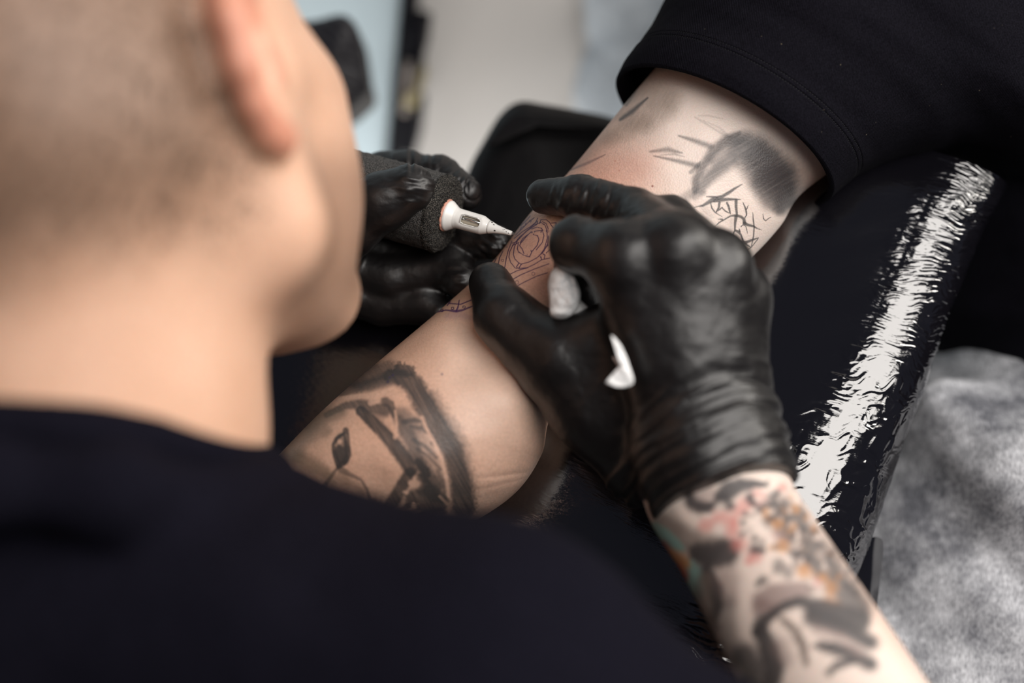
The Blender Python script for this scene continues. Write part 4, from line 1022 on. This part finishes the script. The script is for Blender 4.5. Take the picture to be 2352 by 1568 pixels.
# window centred a little above the viewer-facing line (angle pi/2 = e2)
AA, XX = np.meshgrid(ang, prof_x); AA = AA.ravel(); XX = XX.ravel()
wa = np.arctan2(np.sin(AA - np.pi / 2), np.cos(AA - np.pi / 2)) * .0048; wx = XX - .0136
def rrect(a, b, hw, hh, r):
    qx = np.abs(a) - hw + r; qy = np.abs(b) - hh + r
    return np.minimum(np.maximum(qx, qy), 0) + np.hypot(np.maximum(qx, 0), np.maximum(qy, 0)) - r
sd_ = rrect(wx, wa, .0055, .0029, .0027)
fin = f[(sd_[f] < -.0001).sum(1) < 3]
back = np.concatenate([v - 0 * v]); nrm = v - A0; nrm = nrm - (nrm @ axm)[:, None] * axm; nrm /= np.linalg.norm(nrm, axis=1, keepdims=True)
k = np.exp(-(np.maximum(sd_, 0) / .0007) ** 2)
v = v - nrm * (.0003 * k)[:, None]
inner = v - nrm * .0008
vv = np.concatenate([v, inner]); ff = np.concatenate([fin[:, ::-1], fin + len(v)])
# window walls
edge = {}
for q in fin:
    for i in range(4):
        a, b_ = int(q[i]), int(q[(i + 1) % 4]); edge[(a, b_)] = edge.get((a, b_), 0) + 1
wall = [(b_, a, a + len(v), b_ + len(v)) for (a, b_) in edge if (b_, a) not in edge]
ff = np.concatenate([ff, np.array(wall)])
cart = mesh('needle_cartridge', vv, ff, M_WHITE, machine, label='white flared needle cartridge with an oval window')
v, f = lathe([(.004, .0024), (.010, .0024), (.0200, .0022), (.0222, .0018)], 40)
mesh('inner_chamber', v, f, M_IVORY, cart)
v, f = lathe([(.002, .0001), (.002, .0007), (.0222, .0007), (.0224, .0001)], 20, A0 + e2 * .0026 + e1 * .0004); mesh('needle_bar', v, f, M_STEEL, cart)
tipx = [(.0222, .0027), (.0227, .0031), (.0232, .0030), (.0262, .0021), (LEN - .004, .0013), (LEN - .0012, .0011), (LEN - .0008, .0006)]
v, f = lathe(tipx, 40); mesh('tip', v, f, M_WHITE, cart)
for a in (.9, 1.7, 2.4):
    o_ = (math.cos(a) * e1 + math.sin(a) * e2) * .0006
    v, f = tube([A0 + axm * (LEN - .005) + o_ * 1.6, A0 + axm * (LEN + .0004) + o_], .00028, 6, 2); mesh('needle', v, f, M_STEEL, cart)
dots = []
for tx, a, r in [(.0262, 2.1, .0004), (.0250, .9, .0003), (.0300, 1.3, .00018), (.0306, 1.0, .00018), (.0236, .6, .0004), (.0318, 1.6, .0002), (.0330, 1.9, .00022)]:
    rr = float(np.interp(tx, [q[0] for q in tipx], [q[1] for q in tipx])); o_ = (math.cos(a) * e1 + math.sin(a) * e2)
    c = A0 + axm * tx + o_ * (rr - r * .3); dots.append(tube([c - axm * r * 1.6, c, c + axm * r * 1.6], [r * .4, r, r * .4], 8, 3))
v, f = join(dots); mesh('ink_smear', v, f, M_INKDOT, cart, kind='stuff')
v, f = lathe([(-.0008, .0055), (-.0007, .0076), (.0000, .0079), (.0005, .0077), (.0006, .0070)], 64); nr = v - A0
v = v + (.0004 * fbm(v * 900, 2))[:, None] * axm; mesh('collar_gasket', v, f, M_COPPER, cart)

# ------------------------------------------------------------------ paper wipe crushed in the stretching hand
def blob(pts, D, th, seed, n=26):
    o = np.asarray(pts, float); m = len(o); x = np.linspace(0, m, m * 7, endpoint=False)
    oo = np.concatenate([o[-1:], o, o[:2]]); c = catmull(x + 1, oo); cen_ = c.mean(0)
    rings = []
    for s in np.concatenate([np.linspace(.02, 1, n), np.linspace(.97, .02, n // 2)]):
        rings.append(np.stack([P(*(cen_ + (q - cen_) * s), D) for q in c]))
    v = np.stack(rings); s = np.concatenate([np.linspace(.02, 1, n), np.linspace(.97, .02, n // 2)])
    dome = np.sqrt(np.clip(1 - s ** 2, 0, 1)) * th; sg = np.where(np.arange(len(s)) < n, 1, -1)
    v[:, :, 2] += (dome * sg)[:, None]; v = v.reshape(-1, 3)
    v[:, 2] += .0016 * fbm(v * 190 + seed, 3) + .0010 * noise(np.stack([v[:, 0] * 90, v[:, 1] * 420, 0 * v[:, 0] + seed], 1)) * 1.0
    return v, grid_faces(len(s), len(c), True)
p1 = blob([(1262, 690), (1259, 655), (1266, 625), (1284, 611), (1304, 616), (1322, 640), (1334, 672), (1326, 710), (1298, 732), (1266, 726)], .618, .008, 3)
p2 = blob([(1404, 770), (1420, 784), (1436, 812), (1446, 840), (1455, 876), (1440, 888), (1414, 888), (1390, 878), (1416, 874), (1432, 856), (1428, 826), (1412, 796)], .579, .002, 8)
v3, f3 = tube([P(1300, 700, .626), P(1350, 740, .622), P(1405, 800, .610), P(1440, 850, .588)], [.006, .005, .003, .0015], 10, 6)
v, f = join([(p1[0], p1[1]), (p2[0], p2[1]), (v3, f3)])
o = mesh('paper_wipe', v, f, M_PAPER, None, base=to_world(P(1300, 700, .634)))
o['label'] = 'crumpled white paper wipe held in the skin-stretching gloved hand'; o['category'] = 'wipe'
